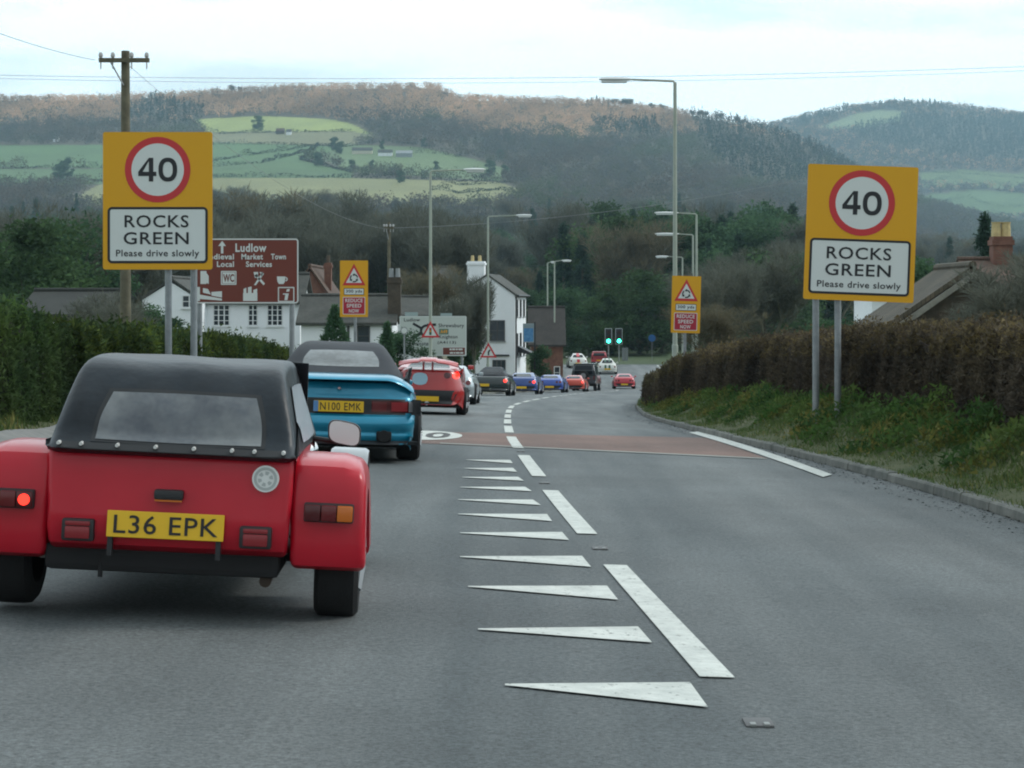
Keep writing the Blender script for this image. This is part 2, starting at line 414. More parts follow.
def vz(off):
    def f(x, y):
        if x > float(edgeR(y)):
            e = x-float(edgeR(y)); t = min(max((e-.14)/1.25, 0), 1)
            return float(roadz(x, y))+.085+.50*t*t*(3-2*t)+.035*math.sin(x*5+y*1.7)*min(e, 1)
        e = max(float(edgeL(y))-x, x-float(edgeR(y))); t = min(max((e-.14)/2.2, 0), 1)
        return float(roadz(x, y))+.085+.38*t*t*(3-2*t)+.03*math.sin(x*5+y*1.7)*min(e, 1)
    return f
struct(strip('verge', lambda y: float(edgeR(y))+.14, lambda y: float(edgeR(y))+6, 2, 200, 0, grassg, 20, .7, vz(0)))
struct(strip('verge', lambda y: float(edgeL(y))-6, lambda y: float(edgeL(y))-.14, 2, 200, 0, grassg, 20, .7, vz(0)))
pathm = mat('path_tarmac', (.16,.165,.16), .9, col2=(.22,.22,.21), scale=4, bump=.3)
struct(strip('path', lambda y: float(edgeL(y))-1.25, lambda y: float(edgeL(y))-.55, 2, 30, .035, pathm, 4, .7, vz(0)))
gullym = mat('cast_iron', (.05,.05,.05), .6, metal=.6)

# ---------------------------------------------------------------- tufts, leaves, twigs
def tri_cloud(P, size, up=0, aspect=.35, seed=0, dirs=None, jit=1.0):
    """thin triangles at points P (n,3); size (n,)"""
    r = np.random.default_rng(seed); n = len(P)
    d = r.normal(size=(n, 3)) if dirs is None else dirs+r.normal(size=(n, 3))*jit
    d[:, 2] += up; d /= np.linalg.norm(d, axis=1, keepdims=True)
    e = np.cross(d, r.normal(size=(n, 3))); e /= np.linalg.norm(e, axis=1, keepdims=True)+1e-9
    s = np.asarray(size)[:, None]*np.ones((n, 1))
    a = P-e*s*aspect*.5; b = P+e*s*aspect*.5; c = P+d*s
    V = np.stack([a, b, c], 1).reshape(-1, 3); return V, np.arange(3*n).reshape(-1, 3)
def shades(n, lo, hi, seed, tint=None, per=3):
    r = np.random.default_rng(seed); s = r.uniform(lo, hi, n)[:, None]*np.ones((1, 3))
    if tint is not None:
        k = r.random(n) < tint[0]; s[k] *= np.array(tint[1])
    return np.repeat(s, per, 0)
leafG = facevar(mat('hedge_leaf_green', (.026,.050,.022), .9, spec=.2, col2=(.065,.10,.032), scale=.8))
leafB = facevar(mat('hedge_twig_brown', (.062,.050,.038), .9, col2=(.098,.078,.050), scale=.9))
grassB = facevar(mat('grass_blade', (.070,.125,.036), .8, spec=.2, col2=(.125,.17,.06), scale=.9))
twigm = facevar(mat('bare_twig', (.098,.112,.092), .9, col2=(.125,.122,.092), scale=.02))
barkm = mat('bark', (.10,.10,.07), .95, var=.3, scale=3)
ivym = facevar(mat('ivy_leaf', (.048,.090,.040), .9, spec=.15, col2=(.075,.13,.05), scale=.6))
everm = facevar(mat('evergreen_leaf', (.038,.080,.044), .95, col2=(.060,.110,.052), scale=.3, spec=.15))
conm = facevar(mat('conifer_needle', (.024,.055,.038), .9, col2=(.036,.075,.048), scale=.4))
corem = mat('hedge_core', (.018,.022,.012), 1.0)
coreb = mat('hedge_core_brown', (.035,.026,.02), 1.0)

def hedge(name, label, xs, y0, y1, wid, hf, m, corem_, side, dens, size, seed, topm=None):
    """xs(y): face nearest the road; hf(y): height; side: +1 right of the road"""
    r = np.random.default_rng(seed); L_ = y1-y0; n = int(L_*dens)
    y = y0+(y1-y0)*r.random(n)**1.25
    base = np.array([float(groundz(xs(t), t))+CZ for t in np.linspace(y0, y1, 80)]); bz = np.interp(y, np.linspace(y0, y1, 80), base)
    X0 = np.array([xs(t) for t in y]); h = np.array([hf(t) for t in y])
    lump = .10*np.sin(y*1.9+seed)+.07*np.sin(y*4.3+1)+.05*np.sin(y*9.1)+.07*np.maximum(np.sin(y*.71+seed*2), 0)
    kind = r.random(n); u = r.random(n)
    # front face, top, back
    x = np.where(kind < .55, X0+side*(.06*r.random(n)+.12*(u**3)-lump*.6), np.where(kind < .9, X0+side*(.1+wid*r.random(n)), X0+side*wid))
    z = np.where(kind < .55, u*(h+lump*.6), np.where(kind < .9, h+lump*.7+.05*r.normal(size=n)-.12*np.clip(1-np.abs(x-X0)*6, 0, 1), u*h))
    z = np.clip(z+r.normal(size=n)*.03, 0, None)
    stray = r.random(n) < .012; z = z+stray*(z > h*.85)*r.random(n)*.22
    P = np.stack([x, y, bz+z], 1)
    V, Fc = tri_cloud(P, size*(0.6+.9*r.random(n)), up=.5, aspect=.45, seed=seed)
    hd = thing(name, label, 'hedge', (xs(y0), y0, GZ(xs(y0), y0)))
    off = np.array([xs(y0), y0, GZ(xs(y0), y0)])
    # patchiness along the hedge is real leaf colour
    pt = 1+.35*np.sin(y*.9+2)*np.sin(y*.37)+.15*np.sin(z*6+y*3)
    s = r.uniform(.55, 1.35, n)*pt; c3 = s[:, None]*np.ones((1, 3))
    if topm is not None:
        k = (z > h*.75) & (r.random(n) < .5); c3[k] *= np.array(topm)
    np_mesh('foliage', V-off, Fc, m, hd, cols=np.repeat(c3, 3, 0))
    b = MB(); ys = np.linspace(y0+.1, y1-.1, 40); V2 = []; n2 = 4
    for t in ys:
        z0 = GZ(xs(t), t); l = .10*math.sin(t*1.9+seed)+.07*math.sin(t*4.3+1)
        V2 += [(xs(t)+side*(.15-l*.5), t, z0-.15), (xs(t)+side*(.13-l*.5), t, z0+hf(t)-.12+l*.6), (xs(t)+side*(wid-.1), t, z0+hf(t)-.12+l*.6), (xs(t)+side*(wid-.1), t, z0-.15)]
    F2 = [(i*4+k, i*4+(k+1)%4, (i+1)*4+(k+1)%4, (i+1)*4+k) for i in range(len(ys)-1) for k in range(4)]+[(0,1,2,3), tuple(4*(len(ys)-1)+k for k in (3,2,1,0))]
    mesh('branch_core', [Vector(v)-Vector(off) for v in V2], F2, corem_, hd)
    return hd
hxR = lambda y: float(np.interp(y, [8,15,23,40,50,58,66,74], [5.35,5.2,5.05,4.5,4.15,3.95,4.4,5.2]))
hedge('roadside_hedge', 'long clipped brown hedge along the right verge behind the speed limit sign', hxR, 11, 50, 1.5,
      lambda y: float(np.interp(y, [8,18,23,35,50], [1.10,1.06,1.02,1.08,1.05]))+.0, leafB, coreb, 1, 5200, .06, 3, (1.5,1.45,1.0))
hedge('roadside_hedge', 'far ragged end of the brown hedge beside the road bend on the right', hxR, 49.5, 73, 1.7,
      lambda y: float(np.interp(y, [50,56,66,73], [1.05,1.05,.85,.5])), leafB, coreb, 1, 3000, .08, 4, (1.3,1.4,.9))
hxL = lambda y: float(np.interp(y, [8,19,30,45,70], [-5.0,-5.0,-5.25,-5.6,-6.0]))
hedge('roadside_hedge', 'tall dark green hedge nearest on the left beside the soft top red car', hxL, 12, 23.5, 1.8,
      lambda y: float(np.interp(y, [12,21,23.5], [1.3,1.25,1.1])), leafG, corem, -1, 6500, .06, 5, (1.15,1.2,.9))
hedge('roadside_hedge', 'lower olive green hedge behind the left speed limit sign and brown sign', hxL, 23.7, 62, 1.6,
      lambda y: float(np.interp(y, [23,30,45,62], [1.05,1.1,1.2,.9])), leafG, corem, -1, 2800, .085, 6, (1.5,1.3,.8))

# grass on the verges
def grass(name, side, y0, y1, a, b_, n, seed):
    r = np.random.default_rng(seed); y = y0+(y1-y0)*r.random(n)**1.6; e = (edgeR(y) if side > 0 else edgeL(y))
    d = a+(b_-a)*r.random(n); x = e+side*d
    f = vz(0); z = np.array([f(i, j) for i, j in zip(x, y)])+CZ
    tuft = .5+.5*np.sin(x*3.1+y*2.3)*np.sin(y*1.1+x)
    sz = (.035+.10*r.random(n)*(.4+tuft))*(.6+.5*np.clip(d, 0, 1.2))
    P = np.stack([x, y, z-.01], 1); V, Fc = tri_cloud(P, sz, up=1.6, aspect=.16, seed=seed)
    c = r.uniform(.6, 1.3, n)[:, None]*np.ones((1, 3)); dry = r.random(n) < (.06+.25*(tuft > .8)); c[dry] *= (2.0, 1.35, 1.3)
    o = np_mesh(name, V, Fc, grassB, cols=np.repeat(c, 3, 0)); o['kind'] = 'stuff'; return o
grass('verge_grass', 1, 10, 75, .05, 1.9, 120000, 11)
grass('verge_grass', -1, 10, 60, .12, .6, 14000, 12); grass('verge_grass', -1, 10, 60, 1.25, 2.0, 14000, 13)

def weeds(name, n, seed):
    r = np.random.default_rng(seed); cy = 14+56*r.random(170)**1.3; k = r.integers(0, 170, n); cd = (.35+1.0*r.random(170)**.6); hgt = .10+.28*r.random(170)**2
    y = cy[k]+r.normal(size=n)*.22; x = edgeR(y)+cd[k]+r.normal(size=n)*.14; f = vz(0); z = np.array([f(i, j) for i, j in zip(x, y)])+CZ+hgt[k]*r.random(n)
    P = np.stack([x, y, z], 1); V, Fc = tri_cloud(P, .04+.06*r.random(n), up=.5, aspect=.5, seed=seed)
    c = np.array([(.7,.9,.7),(1.1,1.1,.9),(1.5,1.0,.8),(.5,.7,.6)])[r.integers(0, 4, 170)][k]*r.uniform(.6, 1.3, (n, 1))
    o = np_mesh(name, V, Fc, grassB, cols=np.repeat(c, 3, 0)); o['kind'] = 'stuff'
weeds('verge_weeds', 34000, 15)

# ---------------------------------------------------------------- trees
def skeleton(seed, h, spread, levels=4, first=.22):
    r = random.Random(seed); segs = []; ends = []
    def grow(p, d, L_, rad, lv):
        n = 3
        for i in range(n):
            d2 = (d+Vector((r.uniform(-.2,.2), r.uniform(-.2,.2), r.uniform(-.04,.16)))).normalized()
            p2 = p+d2*L_/n; r2 = rad*(1-.18*(i+1)/n*1.6); segs.append((p.copy(), p2.copy(), rad*(1-.18*i/n*1.6), r2, lv))
            if lv >= 1 and lv < levels and i < n-1 and r.random() < .8:
                q_ = Vector((r.uniform(-1,1), r.uniform(-1,1), r.uniform(-.1,.8))).normalized()
                grow(p2, (d2*.45+q_*.8).normalized(), L_*.6, r2*.5, lv+1)
            p, d = p2, d2
        rr_ = rad*.68
        if lv >= levels: ends.append((p.copy(), d.copy())); return
        k = r.choice((2,3,3)) if lv else r.choice((4,5))
        for j in range(k):
            a = 2*math.pi*(j+r.random()*.7)/k; s = spread*(1.0 if lv else .8)
            q_ = Vector((math.cos(a)*s, math.sin(a)*s, r.uniform(.35,1.0)))
            grow(p, (d*.75+q_*.75).normalized(), L_*r.uniform(.62,.85)*(1.0 if lv else h*.28/(h*first)), rr_*r.uniform(.6,.85), lv+1)
    grow(Vector((0,0,0)), Vector((0,0,1)), h*first, h*.022, 0)
    return segs, ends
def seg_mesh(segs, n=5):
    V = []; Fc = []
    for p0, p1, r0, r1, lv in segs:
        k = n if lv < 2 else 3; d = (p1-p0).normalized(); u = d.orthogonal().normalized(); v = d.cross(u); o = len(V)
        for p, r_ in ((p0, r0), (p1, r1)):
            for i in range(k):
                a = 2*math.pi*i/k; V.append(p+(u*math.cos(a)+v*math.sin(a))*max(r_, .014))
        Fc += [(o+i, o+(i+1)%k, o+k+(i+1)%k, o+k+i) for i in range(k)]
    return V, Fc
def bare_tree(seed, h=10, spread=.8, ivy=False, tw=16, tint=(1,1,1)):
    segs, ends = skeleton(seed, h, spread)
    zmax = max(e[0].z for e in ends); k = h/zmax*.96
    segs = [(a*k, b*k, c*k, d*k, l) for a, b, c, d, l in segs]; ends = [(a*k, d) for a, d in ends]
    t = bpy.data.objects.new('bare_tree', None)
    C.objects.link(t)
    V, Fc = seg_mesh(segs); mesh('trunk', V, Fc, barkm, t)
    P = np.array([e[0][:] for e in ends]); D = np.array([e[1][:] for e in ends])
    mid = np.array([((s[0]+s[1])/2)[:] for s in segs if s[4] >= 3]); md = np.array([(s[1]-s[0]).normalized()[:] for s in segs if s[4] >= 3])
    P = np.concatenate([np.repeat(P, tw, 0), np.repeat(mid, 5, 0)]); D = np.concatenate([np.repeat(D, tw, 0), np.repeat(md, 5, 0)])
    r = np.random.default_rng(seed); n = len(P)
    V2, F2 = tri_cloud(P+r.normal(size=(n,3))*.12, h*.05*(.5+r.random(n)), up=.25, aspect=.075, seed=seed, dirs=D, jit=.75)
    c = shades(n, .7, 1.35, seed)*np.array(tint)
    np_mesh('crown', V2, F2, twigm, t, cols=c)
    if ivy:
        sg = [s for s in segs if s[4] < 2]; P = []
        for s in sg:
            for i in range(170): f = r.random(); P.append(np.array((s[0].lerp(s[1], f))[:])+r.normal(size=3)*h*.035)
        P = np.array(P); V3, F3 = tri_cloud(P, .3*(.6+r.random(len(P))), aspect=.7, seed=seed)
        np_mesh('ivy', V3, F3, ivym, t, cols=shades(len(P), .6, 1.4, seed))
    return t
def leafy(seed, h=8, w_=3.2, m=everm, n=11000, name='evergreen_tree', lobes=34, low=.12, sz=.19):
    t = bpy.data.objects.new(name, None); C.objects.link(t); r = np.random.default_rng(seed)
    segs, ends = skeleton(seed, h*.8, .6, 3); V, Fc = seg_mesh(segs); mesh('trunk', V, Fc, barkm, t)
    ce = []
    for i in range(lobes):
        zz = low+(.95-low)*r.random(); ww = math.sqrt(max(0, 1-((zz-.45)/.56)**2))*w_*.75; a = r.random()*6.28; q_ = math.sqrt(r.random())
        ce.append((math.cos(a)*ww*q_, math.sin(a)*ww*q_, zz*h, w_*(.22+.2*r.random())))
    ce = np.array(ce); k = r.integers(0, lobes, n); d = r.normal(size=(n, 3)); d /= np.linalg.norm(d, axis=1, keepdims=True)
    rad = ce[k, 3]*(r.random(n)**.25)*(1+.15*r.normal(size=n)); P = ce[k, :3]+d*rad[:, None]*(1, 1, .8); P[:, 2] = np.clip(P[:, 2], .1, None)
    V2, F2 = tri_cloud(P, sz*(.6+.9*r.random(n)), aspect=.75, seed=seed)
    lobe_tint = r.uniform(.7, 1.4, lobes)[k]; c = (r.uniform(.7, 1.3, n)*lobe_tint)[:, None]*np.ones((1, 3))
    np_mesh('crown', V2, F2, m, t, cols=np.repeat(c, 3, 0)); return t
def conifer(seed, h=12, w_=2.6, n=6000, power=.9):
    t = bpy.data.objects.new('conifer_tree', None); C.objects.link(t); r = np.random.default_rng(seed)
    b = MB().tube([(0,0,0),(0,0,h*.5),(0,0,h*.97)], [h*.02, h*.012, .02], 6); b.build('trunk', barkm, t)
    nb = 90; zb = .08+.9*r.random(nb); a = r.random(nb)*6.28; k = r.integers(0, nb, n); f = r.random(n)**.6
    rad = w_*(1-zb)**power*(.75+.4*r.random(nb)); x = np.cos(a[k])*rad[k]*f; y = np.sin(a[k])*rad[k]*f
    z = zb[k]*h-.12*rad[k]*f*f*2+r.normal(size=n)*.12
    P = np.stack([x, y, np.clip(z, .1, h)], 1)+r.normal(size=(n, 3))*.12
    V2, F2 = tri_cloud(P, .3*(.6+.8*r.random(n)), aspect=.4, seed=seed)
    np_mesh('crown', V2, F2, conm, t, cols=shades(n, .6, 1.5, seed)); return t
def put(proto, x, y, h, h0, label, cat, group=None, first=False, wf=1.0, z=None, name=None):
    o = proto if first else copy_tree(proto)
    o.location = (x, y, (GZ(x, y) if z is None else z)-.1); s = h/h0; o.scale = (s*wf, s*wf, s); o.rotation_euler = (0, 0, random.uniform(0, 6.28))
    tag(o, label, cat, group)
    if name: o.name = name
    return o
class Proto:
    def __init__(s, o, h): s.o = o; s.h = h; s.used = False
    def put(s, x, y, h, label, cat, group=None, wf=1.0, z=None, name=None):
        o = put(s.o, x, y, h, s.h, label, cat, group, first=not s.used, wf=wf, z=z, name=name); s.used = True; return o
bares = [Proto(bare_tree(21, 10, .75), 10), Proto(bare_tree(22, 10, .95), 10), Proto(bare_tree(23, 10, .6), 10), Proto(bare_tree(26, 10, .8, tint=(1.2, 1.0, .8)), 10)]
ivies = [Proto(bare_tree(24, 10, .8, ivy=True), 10), Proto(bare_tree(25, 10, .6, ivy=True), 10)]
evers = [Proto(leafy(31, 8, 3.2), 8), Proto(leafy(32, 8, 2.6, n=9000), 8), Proto(leafy(33, 8, 3.6, m=ivym, n=12000), 8)]
conis = [Proto(conifer(41), 12), Proto(conifer(42, 12, 2.0), 12)]
r = random.Random(5)
def topz(px, py, Y): return (HY-py)*Y/F+CZ
# the near and middle woods, every tree its own
cnt = dict(b=0, i=0, e=0, c=0)
def wood_tree(kind, px, Y, h, zone):
    x = (px-512)*Y/F
    G = {'b': (bares, 'leafless brown tree in the wood %s', 'bare trees in the wood %s'),
         'i': (ivies, 'ivy wrapped tree in the wood %s', 'ivy clad trees in the wood %s'),
         'e': (evers, 'dark bushy evergreen in the wood %s', 'evergreen trees in the wood %s'),
         'c': (conis, 'dark pointed conifer in the wood %s', 'conifers in the wood %s')}[kind]
    p = r.choice(G[0]); cnt[kind] += 1
    p.put(x, Y, h, G[1] % zone, 'tree', G[2] % zone, wf=r.uniform(.85, 1.25))
def zone(px): return ('behind the left cottages' if px < 380 else 'behind the white pub and the traffic lights' if px < 800 else 'behind the right hedge')
for row, (Y, y_top, n) in enumerate([(1150,200,52),(980,210,50),(820,214,50),(680,220,52),(560,226,52),(460,238,48),(380,252,44),(315,268,36),(268,284,28)]):
    for i in range(n):
        px = -60+1150*(i+r.uniform(-.45,.45)+.5)/n; Yt = Y*r.uniform(.93, 1.07); g0 = GZ((px-512)*Yt/F, Yt)
        yt = y_top+r.uniform(-12, 14)
        if px < 150: yt -= 6*(Y > 500)
        if 170 < px < 360 and Y > 600: yt -= r.choice((4, 12, 24))
        if 590 < px < 790: yt -= 16*(Y > 900)
        if 400 < px < 600 and Y > 500: yt += 6
        if px > 900: yt += 22 if Y > 600 else 8
        if Y < 300 and 560 < px < 660: yt += 14
        h = (HY-yt)*Yt/F+CZ-g0
        h = min(max(h, 5), 26)*r.uniform(.86, 1.06)
        green = .66 if (520 < px < 860 or px < 130) else .32
        k = r.random()
        kind = 'c' if k < green*.35 else 'e' if k < green else 'i' if k < green+.22 else 'b'
        wood_tree(kind, px, Yt, h*(1.05 if kind == 'c' else .8 if kind == 'e' else 1), zone(px))
for Y, y_top, n, a, b_, kinds in ((215, 214, 17, 150, 470, 'iibib'), (300, 222, 20, 560, 800, 'ecceib'), (420, 205, 16, 540, 800, 'ceecb'), (240, 240, 12, 700, 870, 'beiec'), (330, 196, 14, 180, 420, 'bib')):
    for i in range(n):
        px = a+(b_-a)*(i+r.uniform(.1,.9))/n; Yt = Y*r.uniform(.92, 1.08); h = (HY-y_top+r.uniform(-16,10))*Yt/F+CZ-GZ((px-512)*Yt/F, Yt)
        wood_tree(r.choice(kinds), px, Yt, h, zone(px))
# individual trees and shrubs in view nearer by
def one(pl, px, ytop, Y, label, cat='tree', wf=1.0, base=None, name=None):
    x = (px-512)*Y/F; g0 = GZ(x, Y); pl.put(x, Y, (HY-ytop)*Y/F+CZ-g0, label, cat, wf=wf, name=name)
one(evers[2], 10, 214, 120, 'big dark green tree at the far left edge above the hedge', wf=1.3)
one(evers[0], 62, 222, 135, 'dark rounded evergreen tree left of the yellow speed limit sign', wf=1.2)
one(ivies[0], 100, 205, 150, 'tall ivy covered tree behind the yellow sign on the left', wf=1.1)
one(ivies[1], 40, 200, 170, 'thin ivy covered tree above the dark shed roof')
one(bares[1], 150, 210, 160, 'wide bare tree rising behind the wooden power pole')
one(evers[1], 158, 304, 98, 'round green bush in front of the white gable', 'shrub', wf=1.6, name='garden_shrub')
one(bares[0], 110, 288, 62, 'low bare brown shrub between the hedge and the shed', 'shrub', wf=1.7, name='bare_shrub')
one(bares[1], 128, 296, 58, 'bare twiggy shrub at the foot of the wooden pole', 'shrub', wf=1.5, name='bare_shrub')
one(bares[3], 448, 262, 140, 'bare tree in front of the cream house', wf=1.0)
one(ivies[1], 462, 268, 124, 'dark ivy clad tree against the white pub gable', wf=.75)
one(bares[2], 476, 285, 121, 'slender leafless tree in front of the white pub wall', wf=.75)
one(ivies[0], 458, 292, 118, 'ragged ivy tree behind the white direction sign', wf=.7)
one(evers[1], 540, 344, 128, 'green shrub between the pub and the brick house', 'shrub', name='garden_shrub')
one(evers[0], 400, 330, 88, 'low olive bush under the white direction sign', 'shrub', wf=1.6, name='garden_shrub')
one(evers[2], 640, 268, 262, 'bright green bushy tree behind the traffic lights', wf=1.6)
one(evers[2], 600, 290, 255, 'green bushy tree left of the traffic lights', wf=1.4)
one(evers[0], 560, 288, 250, 'dark evergreen tree behind the brick house', wf=1.3)
one(ivies[0], 715, 262, 180, 'pale green ivy tree behind the right warning sign', wf=1.3)
one(bares[1], 745, 258, 120, 'bare brown tree right of the right warning sign', wf=1.1)
one(bares[0], 770, 240, 130, 'wide leafless tree left of the right speed limit sign', wf=1.3)
one(bares[3], 715, 300, 75, 'low bare bush above the hedge beside the right warning sign', 'shrub', wf=1.5, name='bare_shrub')
one(evers[0], 838, 318, 80, 'dark green bush behind the right speed limit sign', 'shrub', wf=1.6, name='garden_shrub')
one(evers[1], 930, 258, 100, 'dark evergreen bush behind the tiled roof', wf=1.2)
one(conis[0], 985, 210, 95, 'dark tall conifer left of the chimney with yellow pots', wf=.95)
one(ivies[1], 1030, 244, 40, 'bushy bare brown tree in front of the tiled roof on the right', wf=1.2)
one(bares[0], 978, 298, 38, 'bare brown shrub against the gable of the right house', 'shrub', wf=1.3, name='bare_shrub')
one(bares[1], 1035, 250, 36, 'wide bare shrub at the right edge behind the hedge', 'shrub', wf=1.6, name='bare_shrub')
0 and one(bares[2], 925, 302, 34, 'small twiggy shrub rising above the right hedge', 'shrub', wf=2.4, name='bare_shrub')
# clipped cone shrubs
def cone_shrub(px, ytop, Y, wpx, label):
    x = (px-512)*Y/F; h = (HY-ytop)*Y/F+CZ-GZ(x, Y); t = thing('conical_shrub', label, 'shrub', (x, Y, GZ(x, Y)))
    rr = np.random.default_rng(int(px)); n = 3500; z = h*rr.random(n)**1.3; W_ = wpx*Y/F/2*1.75*(1-(z/h)**1.6)*(.75+.25*rr.random(n)); a = rr.random(n)*6.28
    P = np.stack([np.cos(a)*W_, np.sin(a)*W_, z], 1); V, Fc = tri_cloud(P, .12+.1*rr.random(n), up=.7, aspect=.5, seed=int(px))
    np_mesh('crown', V, Fc, everm, t, cols=shades(n, .6, 1.5, int(px)))
    MB().tube([(0,0,0),(0,0,h*.6)], [.08,.03], 6).build('trunk', barkm, t)
cone_shrub(335, 307, 70, 27, 'dark green cone shaped conifer below the left warning sign')
cone_shrub(387, 324, 80, 15, 'small dark cone shaped conifer left of the white direction sign')

# woods on the hills, far too many trees to count
def far_wood(name, n, Y0, Y1, mfun, m, size, hgt, ntri, seed, tint, px0=-80, px1=1110, shape=.5):
    rr = np.random.default_rng(seed); Y = np.sqrt(Y0**2+(Y1**2-Y0**2)*rr.random(n)); px = px0+(px1-px0)*rr.random(n); X = (px-512)*Y/F
    z = groundz(X, Y); py = HY-z*F/Y; c, f, _, _ = cover(X, Y)
    k = mfun(px, py, Y, rr) & ~f; X, Y, z, px, py = X[k], Y[k], z[k], px[k], py[k]; n = len(X)
    hh = hgt*(.7+.6*rr.random(n)); tn = tint(px, py, Y, rr)
    d = rr.normal(size=(n, ntri, 3)); d /= np.linalg.norm(d, axis=2, keepdims=True); d *= rr.random((n, ntri, 1))**.35
    if shape == 'cone':
        u = rr.random((n, ntri))**.8; a = rr.random((n, ntri))*6.28; W_ = (1-u)*hh[:,None]*.24
        P = np.stack([X[:,None]+np.cos(a)*W_, Y[:,None]+np.sin(a)*W_, z[:,None]+CZ+u*hh[:,None]], 2)
    else:
        P = np.stack([X[:,None]+d[...,0]*hh[:,None]*shape, Y[:,None]+d[...,1]*hh[:,None]*shape, z[:,None]+CZ+hh[:,None]*(.52+.46*d[...,2])], 2)
    P = P.reshape(-1, 3); V, Fc = tri_cloud(P, size*(.6+.9*rr.random(len(P))), up=.3, aspect=.55, seed=seed)
    c3 = np.repeat(tn*rr.uniform(.82, 1.2, (n, 1)), ntri, 0)*rr.uniform(.92, 1.08, (n*ntri, 1))
    o = np_mesh(name, V, Fc, m, cols=np.repeat(c3, 3, 0)); o['kind'] = 'stuff'; return n
woodm = facevar(mat('wood_canopy', (1,1,1), .95))
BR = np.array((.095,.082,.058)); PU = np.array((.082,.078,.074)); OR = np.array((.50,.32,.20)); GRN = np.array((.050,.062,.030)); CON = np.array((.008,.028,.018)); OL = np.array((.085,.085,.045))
conreg = [(688,112),(715,112),(790,122),(850,150),(872,180),(800,192),(742,180),(700,150)]
conreg2 = [(590,122),(655,124),(662,140),(600,140)]
conreg3 = [(150,98),(205,112),(205,132),(160,130),(120,118)]
conf = [(845,132),(905,118),(1100,122),(1100,168),(960,160),(880,148)]
conf2 = [(780,126),(850,109),(845,118),(800,128)]
incon = lambda px, py: inpoly(px, py, conreg)|inpoly(px, py, conreg2)|inpoly(px, py, conreg3)
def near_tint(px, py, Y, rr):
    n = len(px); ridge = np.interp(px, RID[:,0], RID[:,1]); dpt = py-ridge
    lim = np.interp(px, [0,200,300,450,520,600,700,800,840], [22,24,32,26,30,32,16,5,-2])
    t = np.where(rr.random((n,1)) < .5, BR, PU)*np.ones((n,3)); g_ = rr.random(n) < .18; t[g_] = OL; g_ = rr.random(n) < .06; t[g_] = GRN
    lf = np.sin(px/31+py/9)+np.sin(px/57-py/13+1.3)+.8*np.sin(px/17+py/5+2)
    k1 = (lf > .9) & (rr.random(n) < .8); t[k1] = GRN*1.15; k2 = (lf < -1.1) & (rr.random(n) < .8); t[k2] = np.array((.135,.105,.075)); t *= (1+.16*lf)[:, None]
    o = (dpt < lim*(.7+.6*rr.random(n))) & (rr.random(n) < .9); t[o] = OR*(1+.15*lf[o])[:, None]  # orange larch along the ridge, with its sunlight painted into the colour
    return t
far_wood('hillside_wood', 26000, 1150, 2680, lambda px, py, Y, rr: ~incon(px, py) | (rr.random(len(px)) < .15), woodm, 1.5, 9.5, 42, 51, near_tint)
far_wood('conifer_plantation', 16000, 1500, 2680, lambda px, py, Y, rr: incon(px, py), woodm, 1.6, 12, 30, 52, lambda px, py, Y, rr: CON*np.ones((len(px),3)), shape='cone')
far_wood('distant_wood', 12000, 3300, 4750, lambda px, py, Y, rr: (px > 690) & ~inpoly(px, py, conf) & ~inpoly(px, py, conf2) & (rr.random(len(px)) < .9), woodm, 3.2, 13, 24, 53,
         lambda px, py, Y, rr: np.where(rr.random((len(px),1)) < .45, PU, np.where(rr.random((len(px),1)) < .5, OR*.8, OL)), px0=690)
far_wood('distant_conifers', 9000, 3500, 4750, lambda px, py, Y, rr: inpoly(px, py, conf)|inpoly(px, py, conf2), woodm, 3, 17, 22, 54, lambda px, py, Y, rr: CON*np.ones((len(px),3)), px0=690, shape='cone')
far_wood('valley_scrub', 16000, 255, 1250, lambda px, py, Y, rr: rr.random(len(px)) < 1, woodm, 1.0, 5.0, 30, 55,
         lambda px, py, Y, rr: np.where(rr.random((len(px),1)) < .6, GRN*1.25, OL), shape=.7)
# tree line standing up on the skyline of the far hill, each countable
def skyline(px, Y, kind, h, wf=1):
    x = (px-512)*Y/F; (conis if kind == 'c' else bares)[r.randrange(2)].put(x, Y, h, ('dark tree standing on the skyline of the far right hill' if kind == 'c' else 'bare tree standing on the main ridge skyline'), 'tree', ('dark trees on the far hill skyline' if kind == 'c' else 'bare trees on the ridge skyline'), wf=wf)
for px in range(878, 944, 5): skyline(px+r.uniform(-2,2), 4560, 'c', r.uniform(16, 27), 1.6)
for px in list(range(588, 634, 4)): skyline(px+r.uniform(-1,1), 2590, 'c' if px < 612 else 'b', r.uniform(8, 14), 1.5)
for px in (652, 662, 692, 700, 706, 722, 737, 742, 232, 240): skyline(px, 2590, 'b', r.uniform(8, 13), 1.6)
